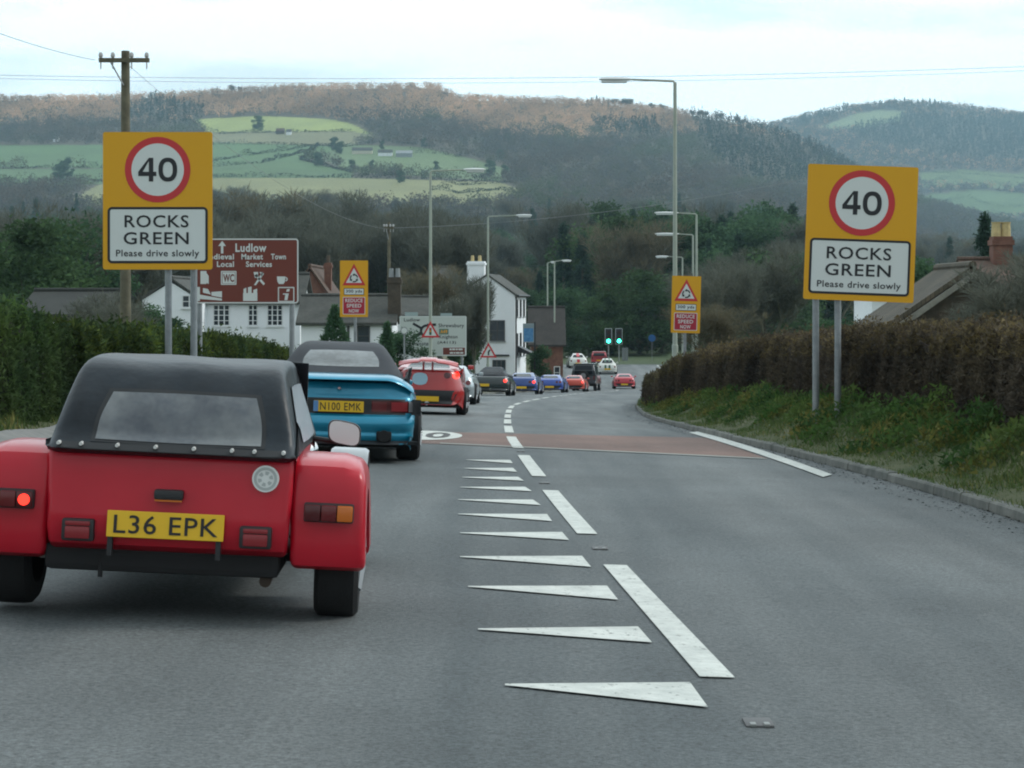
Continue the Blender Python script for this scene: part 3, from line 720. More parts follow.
# hedgerows between the fields: follow the lie of the land
hedgem = facevar(mat('hedgerow', (.018,.028,.015), .95))
def on_hill(px, py, Y0=900, Y1=2590):
    ys = np.linspace(Y0, Y1, 700); z = groundz((px-512)*ys/F, ys); d = (HY-z*F/ys)-py; i = int(np.argmin(np.abs(d))); return (px-512)*ys[i]/F, ys[i], z[i]+CZ
def hedgerow(pts, label, h=2.6, w_=2.5, far=False):
    rr = np.random.default_rng(len(label)*7+int(pts[0][0])); W = [on_hill(*p, *((3300, 4590) if far else (900, 2590))) for p in pts]; P = []
    for a, b in zip(W, W[1:]):
        L_ = math.dist(a[:2], b[:2]); n = int(L_*6.0); f = rr.random(n)
        x = a[0]+(b[0]-a[0])*f+rr.normal(size=n)*w_*.3; y = a[1]+(b[1]-a[1])*f+rr.normal(size=n)*w_*.3
        hv = h*(1+.4*np.sin(f*L_/9)+1.2*(np.sin(f*L_/23+a[0]) > .93)); P.append(np.stack([x, y, groundz(x, y)+CZ+hv*rr.random(n)], 1))
    P = np.concatenate(P); V, Fc = tri_cloud(P, 1.1*(.6+rr.random(len(P))), up=.3, aspect=.6, seed=3)
    o = thing('field_hedgerow', label, 'hedgerow', W[0]); np_mesh('foliage', V-np.array(W[0]), Fc, hedgem, o, cols=shades(len(P), .6, 1.5, 9))
hedgerow([(-60,166),(100,168),(206,163),(260,154),(318,145)], 'dark hedgerow climbing between the two left green fields')
hedgerow([(206,178),(352,178),(430,180),(512,182)], 'long level hedgerow above the buff field')
hedgerow([(-60,180),(60,180),(206,178)], 'hedgerow under the lower left green field')
hedgerow([(318,145),(300,160),(352,173),(420,176),(500,180)], 'hedgerow running down right past the farm')
hedgerow([(318,146),(345,147),(380,142),(430,147)], 'hedgerow above the farm buildings')
hedgerow([(206,134),(280,133),(352,132)], 'hedgerow below the pale sunlit field')
hedgerow([(206,145),(280,145),(345,146)], 'hedgerow along the top of the left green field')
hedgerow([(410,153),(440,154),(462,156)], 'thick short hedge right of the farm', 5, 5)
hedgerow([(430,190),(500,190),(520,194)], 'dark hedge line low in the buff field')
hedgerow([(918,172),(1000,177),(1040,179)], 'hedgerow above the far right green field', 4, 4, True)
hedgerow([(920,192),(980,189),(1040,194)], 'hedgerow between the two far right fields', 5, 5, True)
hedgerow([(918,186),(950,178),(985,184),(1040,186)], 'curving thicket in the upper far right field', 7, 9, True)
hedgerow([(930,204),(965,198),(1000,208),(1040,205)], 'curving thicket in the lower far right field', 7, 9, True)
hedgerow([(206,168),(262,163),(310,150)], 'thin hedgerow slanting across the central green field')
hedgerow([(940,216),(990,214),(1040,218)], 'hedgerow below the far right fields', 5, 5, True)
for i, (px, py, h) in enumerate([(258,131,17),(334,152,15),(340,154,12),(424,148,10),(352,170,9),(372,170,9),(490,176,14),(505,178,12),(400,183,10),(66,180,20),(60,182,16),(382,150,9),(318,166,12),(436,171,9),(500,160,10)]):
    X_, Y_, _z = on_hill(px, py); evers[i % 2].put(X_, Y_, h, 'dark single tree standing among the hillside fields', 'tree', 'single trees in the hillside fields', wf=1.2)

# ---------------------------------------------------------------- buildings
white = mat('white_render', (.80,.83,.85), .9, col2=(.86,.88,.90), scale=.7, bump=.3)
creamm = mat('cream_render', (.58,.54,.42), .9, var=.08, scale=1)
brickm = mat('brick', (.13,.062,.045), .9, col2=(.21,.10,.07), scale=3, bump=.5)
brickd = mat('dark_brick', (.055,.045,.035), .9, col2=(.09,.07,.05), scale=4, bump=.5)
def rooftile(name, c, c2, sc=4.5):
    m = bpy.data.materials.new(name); m.use_nodes = True; t = m.node_tree; b = t.nodes['Principled BSDF']; b.inputs['Roughness'].default_value = .85
    tcn = t.nodes.new('ShaderNodeTexCoord'); br = t.nodes.new('ShaderNodeTexBrick'); br.inputs['Scale'].default_value = sc
    br.inputs['Color1'].default_value = (*c,1); br.inputs['Color2'].default_value = (*c2,1); br.inputs['Mortar'].default_value = (*(v*.4 for v in c),1)
    br.inputs['Mortar Size'].default_value = .03
    n = t.nodes.new('ShaderNodeTexNoise'); n.inputs['Scale'].default_value = 1.2; n.inputs['Detail'].default_value = 6
    q_ = t.nodes.new('ShaderNodeMix'); q_.data_type = 'RGBA'; q_.blend_type = 'MULTIPLY'; q_.inputs[0].default_value = .7
    rp = t.nodes.new('ShaderNodeValToRGB'); rp.color_ramp.elements[0].position = .35; rp.color_ramp.elements[0].color = (.55,.6,.5,1); rp.color_ramp.elements[1].position = .65; rp.color_ramp.elements[1].color = (1.1,1.1,1,1)
    t.links.new(tcn.outputs['Object'], br.inputs[0]); t.links.new(tcn.outputs['Object'], n.inputs[0]); t.links.new(n.outputs[0], rp.inputs[0])
    t.links.new(br.outputs[0], q_.inputs[6]); t.links.new(rp.outputs[0], q_.inputs[7]); t.links.new(q_.outputs[2], b.inputs['Base Color']); return m
slate = rooftile('slate_roof', (.060,.062,.060), (.09,.09,.085)); tiler = rooftile('clay_tile_roof', (.10,.06,.045), (.14,.08,.06)); tileo = rooftile('weathered_tile_roof', (.075,.065,.048), (.115,.09,.065))
winm = mat('window_glass', (.03,.04,.05), .12, spec=.6); frm = mat('window_frame_white', (.72,.74,.74), .6); frd = mat('window_frame_dark', (.07,.07,.07), .6)
leadm = mat('lead_grey', (.25,.27,.28), .6); blackm = mat('black_paint', (.02,.022,.025), .5); potm = mat('chimney_pot_buff', (.50,.40,.20), .9, var=.15, scale=6)
def window(parent, x0, x1, z0, z1, y, nx=2, nz=3, fm=frm, axis='x', sgn=-1):
    """window in a wall facing -Y (axis x) or facing +-X (axis y); y is the wall plane"""
    f = MB(); g_ = MB(); t = .06; d = .05
    def bx(mb, a0, a1, b0, b1, c0, c1):
        if axis == 'x': mb.box(a0, a1, y+sgn*c1 if sgn < 0 else y+c0, y+sgn*c0 if sgn < 0 else y+c1, b0, b1)
        else: mb.box(y+sgn*c1 if sgn < 0 else y+c0, y+sgn*c0 if sgn < 0 else y+c1, a0, a1, b0, b1)
    bx(g_, x0+t, x1-t, z0+t, z1-t, .004, .016)
    bx(f, x0, x1, z1-t, z1, .003, d); bx(f, x0, x1, z0, z0+t, .003, d); bx(f, x0, x0+t, z0+t, z1-t, .003, d); bx(f, x1-t, x1, z0+t, z1-t, .003, d)
    for i in range(1, nx): c = x0+(x1-x0)*i/nx; bx(f, c-.03, c+.03, z0+t, z1-t, .018, d-.004)
    for i in range(1, nz): c = z0+(z1-z0)*i/nz; bx(f, x0+t, x1-t, c-.018, c+.018, .018, d-.010)
    o = f.build('window', fm, parent); g_.build('pane', winm, o); s = MB(); bx(s, x0-.06, x1+.06, z0-.07, z0-.003, .003, .10); s.build('sill', frm if fm is frm else leadm, o); return o
def gable_house(name, label, px0, px1, Y, y_eave, y_ridge, depth, wallm, roofm, ridge='x', cat='house', rz=0, over=.25, ridge_px=None, group=None):
    """front wall facing the road at distance Y; sizes read from the picture rows"""
    k = Y/F; W_ = (px1-px0)*k; cx = ((px0+px1)/2-512)*k; g0 = min(GZ(cx-W_/2, Y), GZ(cx+W_/2, Y))-.3
    t = thing(name, label, cat, (cx, Y, g0), rz)
    ze = (HY-y_eave)*k+CZ-g0; zr_ = (HY-y_ridge)*k+CZ-g0
    b = MB(); h2 = W_/2; D = depth; rx = 0 if ridge_px is None else (ridge_px-512)*k-cx
    if ridge == 'x':
        b.prism([(0,0),(D,0),(D,ze),(D/2,zr_-.12),(0,ze)], 'x', -h2, h2)
        rr_ = MB(); s = (zr_-ze)/(D/2)
        for a, c in ((-over, D/2), (D+over, D/2)):
            za = ze-s*over
            P = [(a, za), (c, zr_), (c, zr_+.14), (a, za+.14)]; rr_.prism(P, 'x', -h2-over, h2+over)
    else:
        b.prism([(-h2,0),(h2,0),(h2,ze),(rx,zr_-.12),(-h2,ze)], 'y', 0, D)
        rr_ = MB()
        for a, s_ in ((-h2, -1), (h2, 1)):
            sl = (zr_-ze)/abs(rx-a); xa = a+s_*over
            P = [(xa, ze-sl*over), (rx, zr_), (rx, zr_+.14), (xa, ze-sl*over+.14)]; rr_.prism(P, 'y', -over, D+over)
    b.build('wall', wallm, t); rf = rr_.build('roof', roofm, t)
    rg = MB()
    if ridge == 'x': rg.tube([(-h2-over, D/2, zr_+.14), (h2+over, D/2, zr_+.14)], .11, 8)
    else: rg.tube([(rx, -over, zr_+.14), (rx, D+over, zr_+.14)], .11, 8)
    rg.build('ridge_tiles', roofm, rf)
    return t, k, cx, g0, ze, zr_, h2, rf
def local(px, py, k, cx, g0): return (px-512)*k-cx, (HY-py)*k+CZ-g0
def chimney(parent, px0, px1, ytop, ybase, k, cx, g0, y, m, pots=2, pm=potm, d=.6):
    x0, z1 = local(px0, ytop, k, cx, g0); x1, z0 = local(px1, ybase, k, cx, g0)
    c = MB().box(x0, x1, y, y+d, z0, z1).box(x0-.05, x1+.05, y-.05, y+d+.05, z1-.30, z1-.12).build('chimney', m, parent)
    for i in range(pots):
        xx = x0+(x1-x0)*(i+.5)/pots; MB().tube([(xx, y+d/2, z1), (xx, y+d/2, z1+.45)], [.13, .10], 10).build('chimney_pot', pm, c)
    return c
# white cottage, gable end and long wing
t, k, cx, g0, ze, zr_, h2, rf = gable_house('cottage', 'white rendered cottage gable end seen between the left sign posts', 142, 200, 104, 300, 280, 7, white, slate, 'y', over=.08)
x0, z0 = local(180, 306, k, cx, g0); x1, z1 = local(189, 297, k, cx, g0); window(t, local(182,0,k,cx,g0)[0], local(197,0,k,cx,g0)[0], local(0,308,k,cx,g0)[1], local(0,295,k,cx,g0)[1], 0, 2, 2)
t, k, cx, g0, ze, zr_, h2, rf = gable_house('cottage', 'long white cottage wall with three small paned windows under the brown sign', 203, 300, 106, 302, 276, 5, white, slate, 'x')
for a, b_ in ((213, 230), (248, 258), (267, 283)):
    window(t, local(a,0,k,cx,g0)[0], local(b_,0,k,cx,g0)[0], local(0,326,k,cx,g0)[1], local(0,304.5,k,cx,g0)[1], 0, 3 if b_-a > 12 else 2, 4)
# row with grey roof right of it
t, k, cx, g0, ze, zr_, h2, rf = gable_house('cottage_row', 'low white cottages with a long grey roof behind the left warning sign', 301, 392, 100, 323, 298, 5, white, slate, 'x')
for a, b_ in ((347,349.5), (357,370)): window(t, local(a,0,k,cx,g0)[0], local(b_,0,k,cx,g0)[0], local(0,346,k,cx,g0)[1], local(0,326,k,cx,g0)[1], 0, 1, 2, frd)
chimney(t, 387, 400, 277, 322, k, cx, g0, .6, brickd, 2, leadm)
t, k, cx, g0, ze, zr_, h2, rf = gable_house('brick_house', 'red brick house with a steep tiled roof behind the grey cottages', 288, 332, 116, 300, 268, 8, brickm, tiler, 'y')
chimney(t, 321, 328, 262, 290, k, cx, g0, 2, brickm, 1, brickd)
t, k, cx, g0, ze, zr_, h2, rf = gable_house('brick_house', 'dark slate roofed house left of the pale street lamp', 372, 425, 118, 316, 299, 6, white, slate, 'x')
t, k, cx, g0, ze, zr_, h2, rf = gable_house('cream_house', 'cream gabled house half hidden by bare trees', 416, 462, 150, 298, 276, 7, creamm, tileo, 'y')
window(t, local(434,0,k,cx,g0)[0], local(446,0,k,cx,g0)[0], local(0,303,k,cx,g0)[1], local(0,290,k,cx,g0)[1], 0, 2, 2)
t, k, cx, g0, ze, zr_, h2, rf = gable_house('white_house', 'small white house high behind the cream gable', 432, 452, 190, 283, 268, 6, white, slate, 'x')
t, k, cx, g0, ze, zr_, h2, rf = gable_house('shed', 'low dark roofed shed with a pale eave above the left hedge', 22, 100, 75, 316, 294, 6, brickd, rooftile('dark_shed_roof', (.018,.022,.02), (.03,.032,.028)), 'x', 'shed')
MB().box(-h2+.5, h2+.2, -.36, -.27, ze-.42, ze-.24).build('fascia', white, t)
# the pub: gable towards us, eaves wall to the right with windows and porch
k = 135/F; pub = thing('pub', 'tall white rendered pub with a grey roof and a white chimney at its gable', 'pub', ((491-512)*k, 135, GZ(-1.1, 135)-.2), R(-7)); g0 = pub.location.z; cx = pub.location.x
zr_ = (HY-276)*k+CZ-g0; ze = (HY-295)*k+CZ-g0; W1 = 1.62; D = 6.5
b = MB().prism([(-W1-.05,0),(W1,0),(W1,ze),(-.25,zr_),(-W1-.05,ze+.5)], 'y', 0, D); b.build('wall', white, pub)
rf = MB().prism([(W1+.22,ze-.16),(-.25,zr_+.02),(-.25,zr_+.16),(W1+.22,ze-.02)], 'y', -.08, D+.15).prism([(-W1-.2,ze+.3),(-.25,zr_+.02),(-.25,zr_+.16),(-W1-.2,ze+.44)], 'y', -.08, D+.15).build('roof', slate, pub)
c = MB().box(-W1-.02, -W1+1.15, .05, .8, ze-1, zr_+1.0).box(-W1-.08, -W1+1.21, -.01, .86, zr_+.75, zr_+.9).build('chimney', white, rf)
for i in range(2): MB().tube([(-W1+.3+.5*i, .42, zr_+1), (-W1+.3+.5*i, .42, zr_+1.4)], [.13,.1], 8).build('chimney_pot', potm, c)
window(pub, -.1, .95, ze-3.1, ze-1.7, 0, 2, 2, frd); window(pub, .1, 1.0, .5, 2.0, 0, 3, 2, frd)
MB().box(-.1, 1.25, -.12, -.003, 2.25, 2.36).build('window_hood', blackm, pub)
for yy in (.7, 2.7, 4.7):
    window(pub, yy, yy+.9, ze-1.5, ze-.3, W1, 2, 2, frd, axis='y', sgn=1)
    window(pub, yy, yy+.9, ze-4.2, ze-2.6, W1, 2, 2, frd, axis='y', sgn=1)
pc = MB().prism([(W1+.003,2.5),(W1+1.1,2.25),(W1+1.1,2.37),(W1+.003,2.9)], 'y', 1.4, 3.2); pc.build('porch_roof', blackm, pub)
for yy in (1.45, 3.1): MB().box(W1+.95, W1+1.05, yy, yy+.08, 0, 2.28).build('porch_post', blackm, pub)
MB().tube([(W1+.07, .12, .1), (W1+.07, .12, ze-.1)], .05, 8).build('drainpipe', blackm, pub)
MB().tube([(W1+.24, -.08, ze-.05), (W1+.24, D+.1, ze-.05)], .07, 8).build('gutter', blackm, pub)
# brick house right of the pub
t, k, cx, g0, ze, zr_, h2, rf = gable_house('brick_house', 'brick house with a broad dark roof between the pub and the road', 531, 563, 160, 344, 309, 7, brickm, rooftile('brown_roof', (.04,.036,.036), (.06,.052,.05)), 'x')
window(t, .55, 1.05, 1.0, 2.0, 0, 1, 2)
# house behind the right hedge
t, k, cx, g0, ze, zr_, h2, rf = gable_house('tiled_house', 'low house with a weathered tiled roof sloping down to the right hedge', 884, 1056, 50, 330, 271, 3.6, brickd, tileo, 'y', over=.3)
chimney(t, 921, 931, 251, 300, k, cx, g0, 4.4, brickm, 1, brickm, .5)
s = MB(); sl = (zr_-ze)/h2
for sx in (-1, 1): s.prism([(sx*(h2+.34), ze-sl*.34-.22), (0, zr_-.18), (0, zr_-.03), (sx*(h2+.34), ze-sl*.34-.03)], 'y', -.40, -.31)
s.build('bargeboard', mat('weathered_board', (.22,.21,.18), .9, var=.2, scale=5), t)
k = 62/F; g1 = GZ((1003-512)*k, 62)
t, k, cx, g0, ze, zr_, h2, rf = gable_house('brick_house', 'brick house with two yellow chimney pots behind the bare tree at the right', 985, 1075, 66, 290, 262, 6, brickd, tiler, 'x')
chimney(t, 1011, 1031, 234, 270, k, cx, g0, 2.4, brickm, 0)
ch = t.children[-1]
for a in (1016, 1026):
    xx, zz = local(a, 234, k, cx, g0); MB().tube([(xx, 2.7, zz), (xx, 2.7, zz+.42), (xx, 2.7, zz+.5)], [.17, .15, .17], 12).build('chimney_pot', potm, ch)
t, k, cx, g0, ze, zr_, h2, rf = gable_house('cottage', 'small pale cottage glimpsed behind the right speed limit sign', 872, 928, 95, 296, 288, 5, white, slate, 'x')
# farm on the hill
for i, (px0, px1, py, lab) in enumerate([(352,372,154,'long pale farm building on the hillside'),(378,392,156,'small white farmhouse on the hillside'),(396,412,157,'grey barn at the right of the hillside farm'),(276,284,134,'tiny brown barn high on the hillside field'),(286,291,135,'tiny white barn high on the hillside field'),(53,58,142,'tiny white house far left below the woods')]):
    X_, Y_, z_ = on_hill((px0+px1)/2, py); k = Y_/F; W_ = (px1-px0)*k
    t = thing('farm_building', lab, 'farm building', (X_, Y_, z_-1)); m_ = [creamm, white, leadm, brickd, white, white][i]
    MB().prism([(0,0),(8,0),(8,4.5),(4,7.2),(0,4.5)], 'x', -W_/2, W_/2).build('wall', m_, t)
    MB().prism([(-.4,4.3),(4,7.3),(4,7.6),(-.4,4.6)], 'x', -W_/2-.3, W_/2+.3).prism([(8.4,4.3),(4,7.3),(4,7.6),(8.4,4.6)], 'x', -W_/2-.3, W_/2+.3).build('roof', [slate, slate, leadm, tiler, slate, slate][i], t)

# ---------------------------------------------------------------- signs
galv = mat('galvanised_steel', (.22,.24,.25), .5, metal=.5, col2=(.30,.32,.33), scale=8); backm = mat('sign_back', (.12,.13,.13), .6)
yel = mat('sign_yellow', (.72,.36,.010), .45, spec=.4); swhite = mat('sign_white', (.66,.70,.68), .45); sred = mat('sign_red', (.55,.03,.035), .45); sblack = mat('sign_black', (.012,.014,.018), .5)
sbrown = mat('sign_brown', (.165,.035,.022), .45); sgreen = mat('sign_green', (.01,.12,.06), .5); sblue = mat('sign_blue', (.02,.12,.35), .5); samber = mat('sign_amber', (.8,.35,.02), .5)
def sign_base(name, label, px, pyb, Y, posts, z_off, group=None, rz=0, r_=.045, pylen=None):
    x = (px-512)*Y/F; g0 = GZ(x, Y)-.02; t = thing(name, label, 'road sign', (x, Y, g0), rz, group); return t, Y/F, x, g0
def tilt_board(t, deg, zc):
    M = Matrix.Translation((0,0,zc)) @ Matrix.Rotation(R(deg), 4, 'Y') @ Matrix.Translation((0,0,-zc))
    for c in t.children:
        for v in c.data.vertices: v.co = M @ v.co
def speed_sign(px0, px1, py0, py1, Y, posts, label, rz=0, tilt=0):
    k = Y/F; cx = ((px0+px1)/2-512)*k; g0 = GZ(cx, Y)-.03; t = thing('speed_limit_sign', label, 'road sign', (cx, Y, g0)); t.rotation_euler = (0, 0, R(rz))
    zt = (HY-py0)*k+CZ-g0; zb = (HY-py1)*k+CZ-g0; W_ = (px1-px0)*k/2; H = zt-zb
    MB().prism(rrect(-W_, W_, zb, zt, .03), 'y', -.004, .004).build('sign_board', yel, t)
    MB().prism(rrect(-W_+.002, W_-.002, zb+.002, zt-.002, .03), 'y', .005, .02).build('board_back', backm, t)
    rc = W_*.60; zc = zt-rc-H*.035
    flat('roundel_ring', ring_polys(0, zc, rc*.80, rc), sred, t, -.008); flat('roundel', [circ(0, zc, rc*.80)], swhite, t, -.007)
    A = lambda P: [(-rc*.59+x*rc*.52, zc-rc*.36+z*rc*.72) for x, z in P]
    four = [A([(0,.23),(.62,.23),(.62,.41),(0,.41)]), A([(.62,0),(.88,0),(.88,1),(.62,1)]), A([(0,.41),(.26,.41),(.62,.86),(.62,1)]), A([(.88,.23),(1.06,.23),(1.06,.41),(.88,.41)])]
    zero = []
    for i in range(40):
        a, b2 = 2*math.pi*i/40, 2*math.pi*(i+1)/40; sup = lambda q_, w_, h_: (rc*.31+math.copysign(abs(math.cos(q_))**.85, math.cos(q_))*w_*rc, zc+math.copysign(abs(math.sin(q_))**.85, math.sin(q_))*h_*rc)
        zero.append([sup(a, .285, .365), sup(b2, .285, .365), sup(b2, .15, .235), sup(a, .15, .235)])
    flat('numerals', four+zero, sblack, t, -.011)
    a, b_ = zb+H*.045, zb+H*.455; p = W_*.915
    flat('name_panel', [rrect(-p+.02, p-.02, a+.02, b_-.02, .04)], swhite, t, -.007); flat('panel_border', border(-p, p, a, b_, .06, .032), sblack, t, -.009)
    h_ = b_-a
    text([('ROCKS', -p*.66, p*.62, a+h_*.635, a+h_*.855), ('GREEN', -p*.68, p*.62, a+h_*.335, a+h_*.555), ('Please drive slowly', -p*.83, p*.83, a+h_*.085, a+h_*.24)], sblack, t, -.011, bold=.012)
    tilt_board(t, tilt, (zt+zb)/2)
    for pp, pb in posts:
        x = (pp-512)*k-cx; MB().tube([(x, .07, -.6), (x, .07, zt-.12)], .045, 14).build('post', galv, t, True)
        for zz in (zb+.25, zt-.35): MB().box(x-.06, x+.06, .018, .12, zz-.02, zz+.02).build('clamp', galv, t)
    return t
speed_sign(103, 212.5, 132, 269.5, 26.0, [(167.5,0),(193,0)], 'yellow 40 and ROCKS GREEN sign on the left above the red soft top car')
speed_sign(806, 915.5, 165.5, 301, 27.5, [(816.5,0),(838.5,0)], 'yellow 40 and ROCKS GREEN sign on the right verge in front of the hedge', rz=-3, tilt=2.2)
# small maker's badge-free warning signs
def warning_sign(px0, px1, py0, py1, Y, post, label, tilt=0):
    k = Y/F; cx = ((px0+px1)/2-512)*k; g0 = GZ(cx, Y)-.03; t = thing('roundabout_warning_sign', label, 'road sign', (cx, Y, g0))
    zt = (HY-py0)*k+CZ-g0; zb = (HY-py1)*k+CZ-g0; W_ = (px1-px0)*k/2; H = zt-zb
    MB().prism(rrect(-W_, W_, zb, zt, .02), 'y', -.004, .004).build('sign_board', yel, t); MB().prism(rrect(-W_+.002, W_-.002, zb+.002, zt-.002, .02), 'y', .005, .02).build('board_back', backm, t)
    a = zt-H*.055; b_ = zt-H*.44; w1 = W_*.82
    tri = lambda s, y0, y1: [(-s, y0), (s, y0), (0, y1)]
    flat('triangle_border', [tri(w1, b_, a)], sred, t, -.008); flat('triangle', [tri(w1*.70, b_+.065, a-.115)], swhite, t, -.011)
    zc = b_+(a-b_)*.33
    for s in (0, 120, 240): flat('roundabout_arrow', ring_polys(0, zc, .075, .11, s+10, s+85, 8)+[[(math.cos(R(s+84))*.05, zc+math.sin(R(s+84))*.05), (math.cos(R(s+84))*.135, zc+math.sin(R(s+84))*.135), (math.cos(R(s+118))*.095, zc+math.sin(R(s+118))*.095)]], sblack, t, -.014)
    flat('distance_plate', [rrect(-W_*.70, W_*.70, zb+H*.40, zb+H*.50, .02)], swhite, t, -.008); 
    flat('plate_border', border(-W_*.72, W_*.72, zb+H*.39, zb+H*.51, .02, .014), sblack, t, -.009)
    text([('300 yds', -W_*.58, W_*.58, zb+H*.415, zb+H*.485)], sblack, t, -.011, bold=.02)
    flat('slow_panel', [rrect(-W_*.76, W_*.76, zb+H*.055, zb+H*.345, .02)], sred if False else mat('sign_crimson', (.40,.015,.04), .45), t, -.008); flat('panel_border', border(-W_*.80, W_*.80, zb+H*.045, zb+H*.355, .02, .02), swhite, t, -.007)
    text([('REDUCE', -W_*.62, W_*.62, zb+H*.26, zb+H*.325), ('SPEED', -W_*.52, W_*.52, zb+H*.168, zb+H*.233), ('NOW', -W_*.36, W_*.36, zb+H*.076, zb+H*.141)], swhite, t, -.011, bold=.02)
    tilt_board(t, tilt, (zt+zb)/2)
    x = (post-512)*k-cx; MB().tube([(x, .07, -.4), (x, .07, zt-.1)], .04, 12).build('post', galv, t, True)
    for zz in (zb+.2, zt-.3): MB().box(x-.05, x+.05, .02, .11, zz-.02, zz+.02).build('clamp', galv, t)
warning_sign(340, 368, 260.5, 317, 52, 355, 'yellow roundabout warning sign reading REDUCE SPEED NOW on the left')
warning_sign(671.5, 700.5, 276, 333, 52, 685, 'yellow roundabout warning sign reading REDUCE SPEED NOW above the right hedge', tilt=1.5)
# brown tourist sign
Y = 34; k = Y/F; px0, px1, py0, py1 = 196, 298.5, 238.5, 303.5; cx = ((px0+px1)/2-512)*k; g0 = GZ(cx, Y)-.03
t = thing('tourist_sign', 'brown sign with white symbols and the word Ludlow behind the left yellow sign', 'road sign', (cx, Y, g0))
X = lambda p: (p-512)*k-cx
Z = lambda p: (HY-p)*k+CZ-g0
MB().prism(rrect(X(px0), X(px1), Z(py1), Z(py0), .05), 'y', -.004, .004).build('sign_board', sbrown, t); MB().prism(rrect(X(px0)+.003, X(px1)-.003, Z(py1)+.003, Z(py0)-.003, .05), 'y', .005, .02).build('board_back', backm, t)
flat('sign_border', border(X(px0)+.001, X(px1)-.001, Z(py1)+.001, Z(py0)-.001, .05, .022), swhite, t, -.007)
text([('Ludlow', X(235.5), X(266.5), Z(252), Z(243.5)), ('Medieval', X(203), X(234), Z(259.5), Z(253.8)), ('Market', X(241.5), X(263), Z(259.5), Z(253.8)), ('Town', X(271), X(286), Z(259.5), Z(253.8)),
      ('Local', X(217), X(234), Z(267), Z(261.3)), ('Services', X(246), X(272), Z(267), Z(261.3))], swhite, t, -.008, bold=.025)
pp = lambda *a: [(X(x), Z(y)) for x, y in a]
flat('arrow_symbol', [pp((221,253.5),(223.4,253.5),(223.4,246),(221,246)), pp((218.3,246),(226,246),(222.2,240.8))], swhite, t, -.008)
flat('fuel_symbol', [pp((200.5,284),(206.5,284),(206.5,271),(200.5,271)), pp((206.5,283),(208.8,284),(208.8,276),(206.5,273))], swhite, t, -.008)
flat('toilet_symbol', border(X(221), X(236.5), Z(284.8), Z(271), .01, .018)+[pp((222.6,283.4),(234.9,283.4),(234.9,272.4),(222.6,272.4))], swhite, t, -.008)
text([('WC', X(223.3), X(234.2), Z(282), Z(274))], sbrown, t, -.011, bold=.03)
flat('restaurant_symbol', [pp((254,285),(256,285.2),(264,274),(262.4,272)), pp((263.6,285.2),(265,283.6),(256.6,274),(254.6,275.4)), pp((253.6,272),(258.2,272),(257.8,277),(255,278)), pp((259.6,272),(263,272.6),(262,277))], swhite, t, -.008)
flat('cafe_symbol', [pp((277,276.5),(285.5,276.5),(285,281.5),(283.5,284),(279,284),(277.4,281.5))]+ring_polys(X(285.6), Z(279.2), .018, .036, -90, 90, 10), swhite, t, -.008)
flat('bed_symbol', [pp((197,287),(200,287),(200,301),(197,301)), pp((200,294.6),(222,298.6),(222,300.6),(200,299)), pp((203,288),(208,289),(211,294.6),(203,292.6)), pp((211.5,292),(222,291.2),(222,297.6),(211.5,295.6))], swhite, t, -.008)
flat('castle_symbol', [pp((243.2,301),(257.4,301),(257.4,293),(243.2,293)), pp((243.6,293),(246.4,293),(246.4,287.6),(243.6,289)), pp((248,293),(251.6,293),(251.6,286.5),(248,287.4)), pp((253.4,293),(257.2,293),(257.2,288.6),(253.4,290))], swhite, t, -.008)
flat('information_symbol', border(X(278), X(294.4), Z(302), Z(287), .01, .018)+[pp((284.4,300.2),(287.4,300.2),(288.8,293.4),(285.6,293.4)), pp((286.2,291.8),(289.4,291.4),(289.8,288.8),(287,289.2)), pp((283,293.4),(286,293.4),(286,294.6),(283,294.6))], swhite, t, -.008)
for p in (199, 291.5): MB().tube([(X(p), .07, -.5), (X(p), .07, Z(py0)-.1)], .045, 12).build('post', galv, t, True)
# white direction sign beyond
Y = 90; k = Y/F; px0, px1, py0, py1 = 399.5, 466.5, 316, 356; cx = ((px0+px1)/2-512)*k; g0 = GZ(cx, Y)-.03
t = thing('direction_sign', 'white direction sign with a black roundabout diagram behind the tall left lamp post', 'road sign', (cx, Y, g0), R(1))
MB().prism(rrect(X(px0), X(px1), Z(py1), Z(py0), .05), 'y', -.01, .01).build('sign_board', mat('direction_sign_white', (.52,.57,.53), .5), t)
MB().box(X(px0)+.02, X(px1)-.02, .015, .04, Z(py1)+.02, Z(py0)-.02).build('board_back', backm, t)
flat('sign_border', border(X(px0)+.01, X(px1)-.01, Z(py1)+.01, Z(py0)-.01, .05, .035), swhite, t, -.014)
MB().box(X(405), X(418), -.012, .012, Z(315.9), Z(312.3)).box(X(440.5), X(452), -.012, .012, Z(315.9), Z(313.2)).build('top_plate', mat('plate_grey_green', (.33,.42,.42), .5), t)
xc, zc = X(426), Z(330)
def bar(a, b_, w_):
    (x0, z0), (x1, z1) = (X(a[0]), Z(a[1])), (X(b_[0]), Z(b_[1])); L_ = math.hypot(x1-x0, z1-z0); nx_, nz_ = -(z1-z0)/L_*w_, (x1-x0)/L_*w_
    return [(x0+nx_, z0+nz_), (x0-nx_, z0-nz_), (x1-nx_, z1-nz_), (x1+nx_, z1+nz_)]
flat('roundabout_diagram', ring_polys(X(426.5), Z(331), .19, .30, 0, 300, 24)+[bar((413,323.5),(421,328),.055), bar((412,338.5),(421,333),.075), bar((427,325),(436,324.6),.06), bar((430,334),(433,338),.05)], sblack, t, -.015)
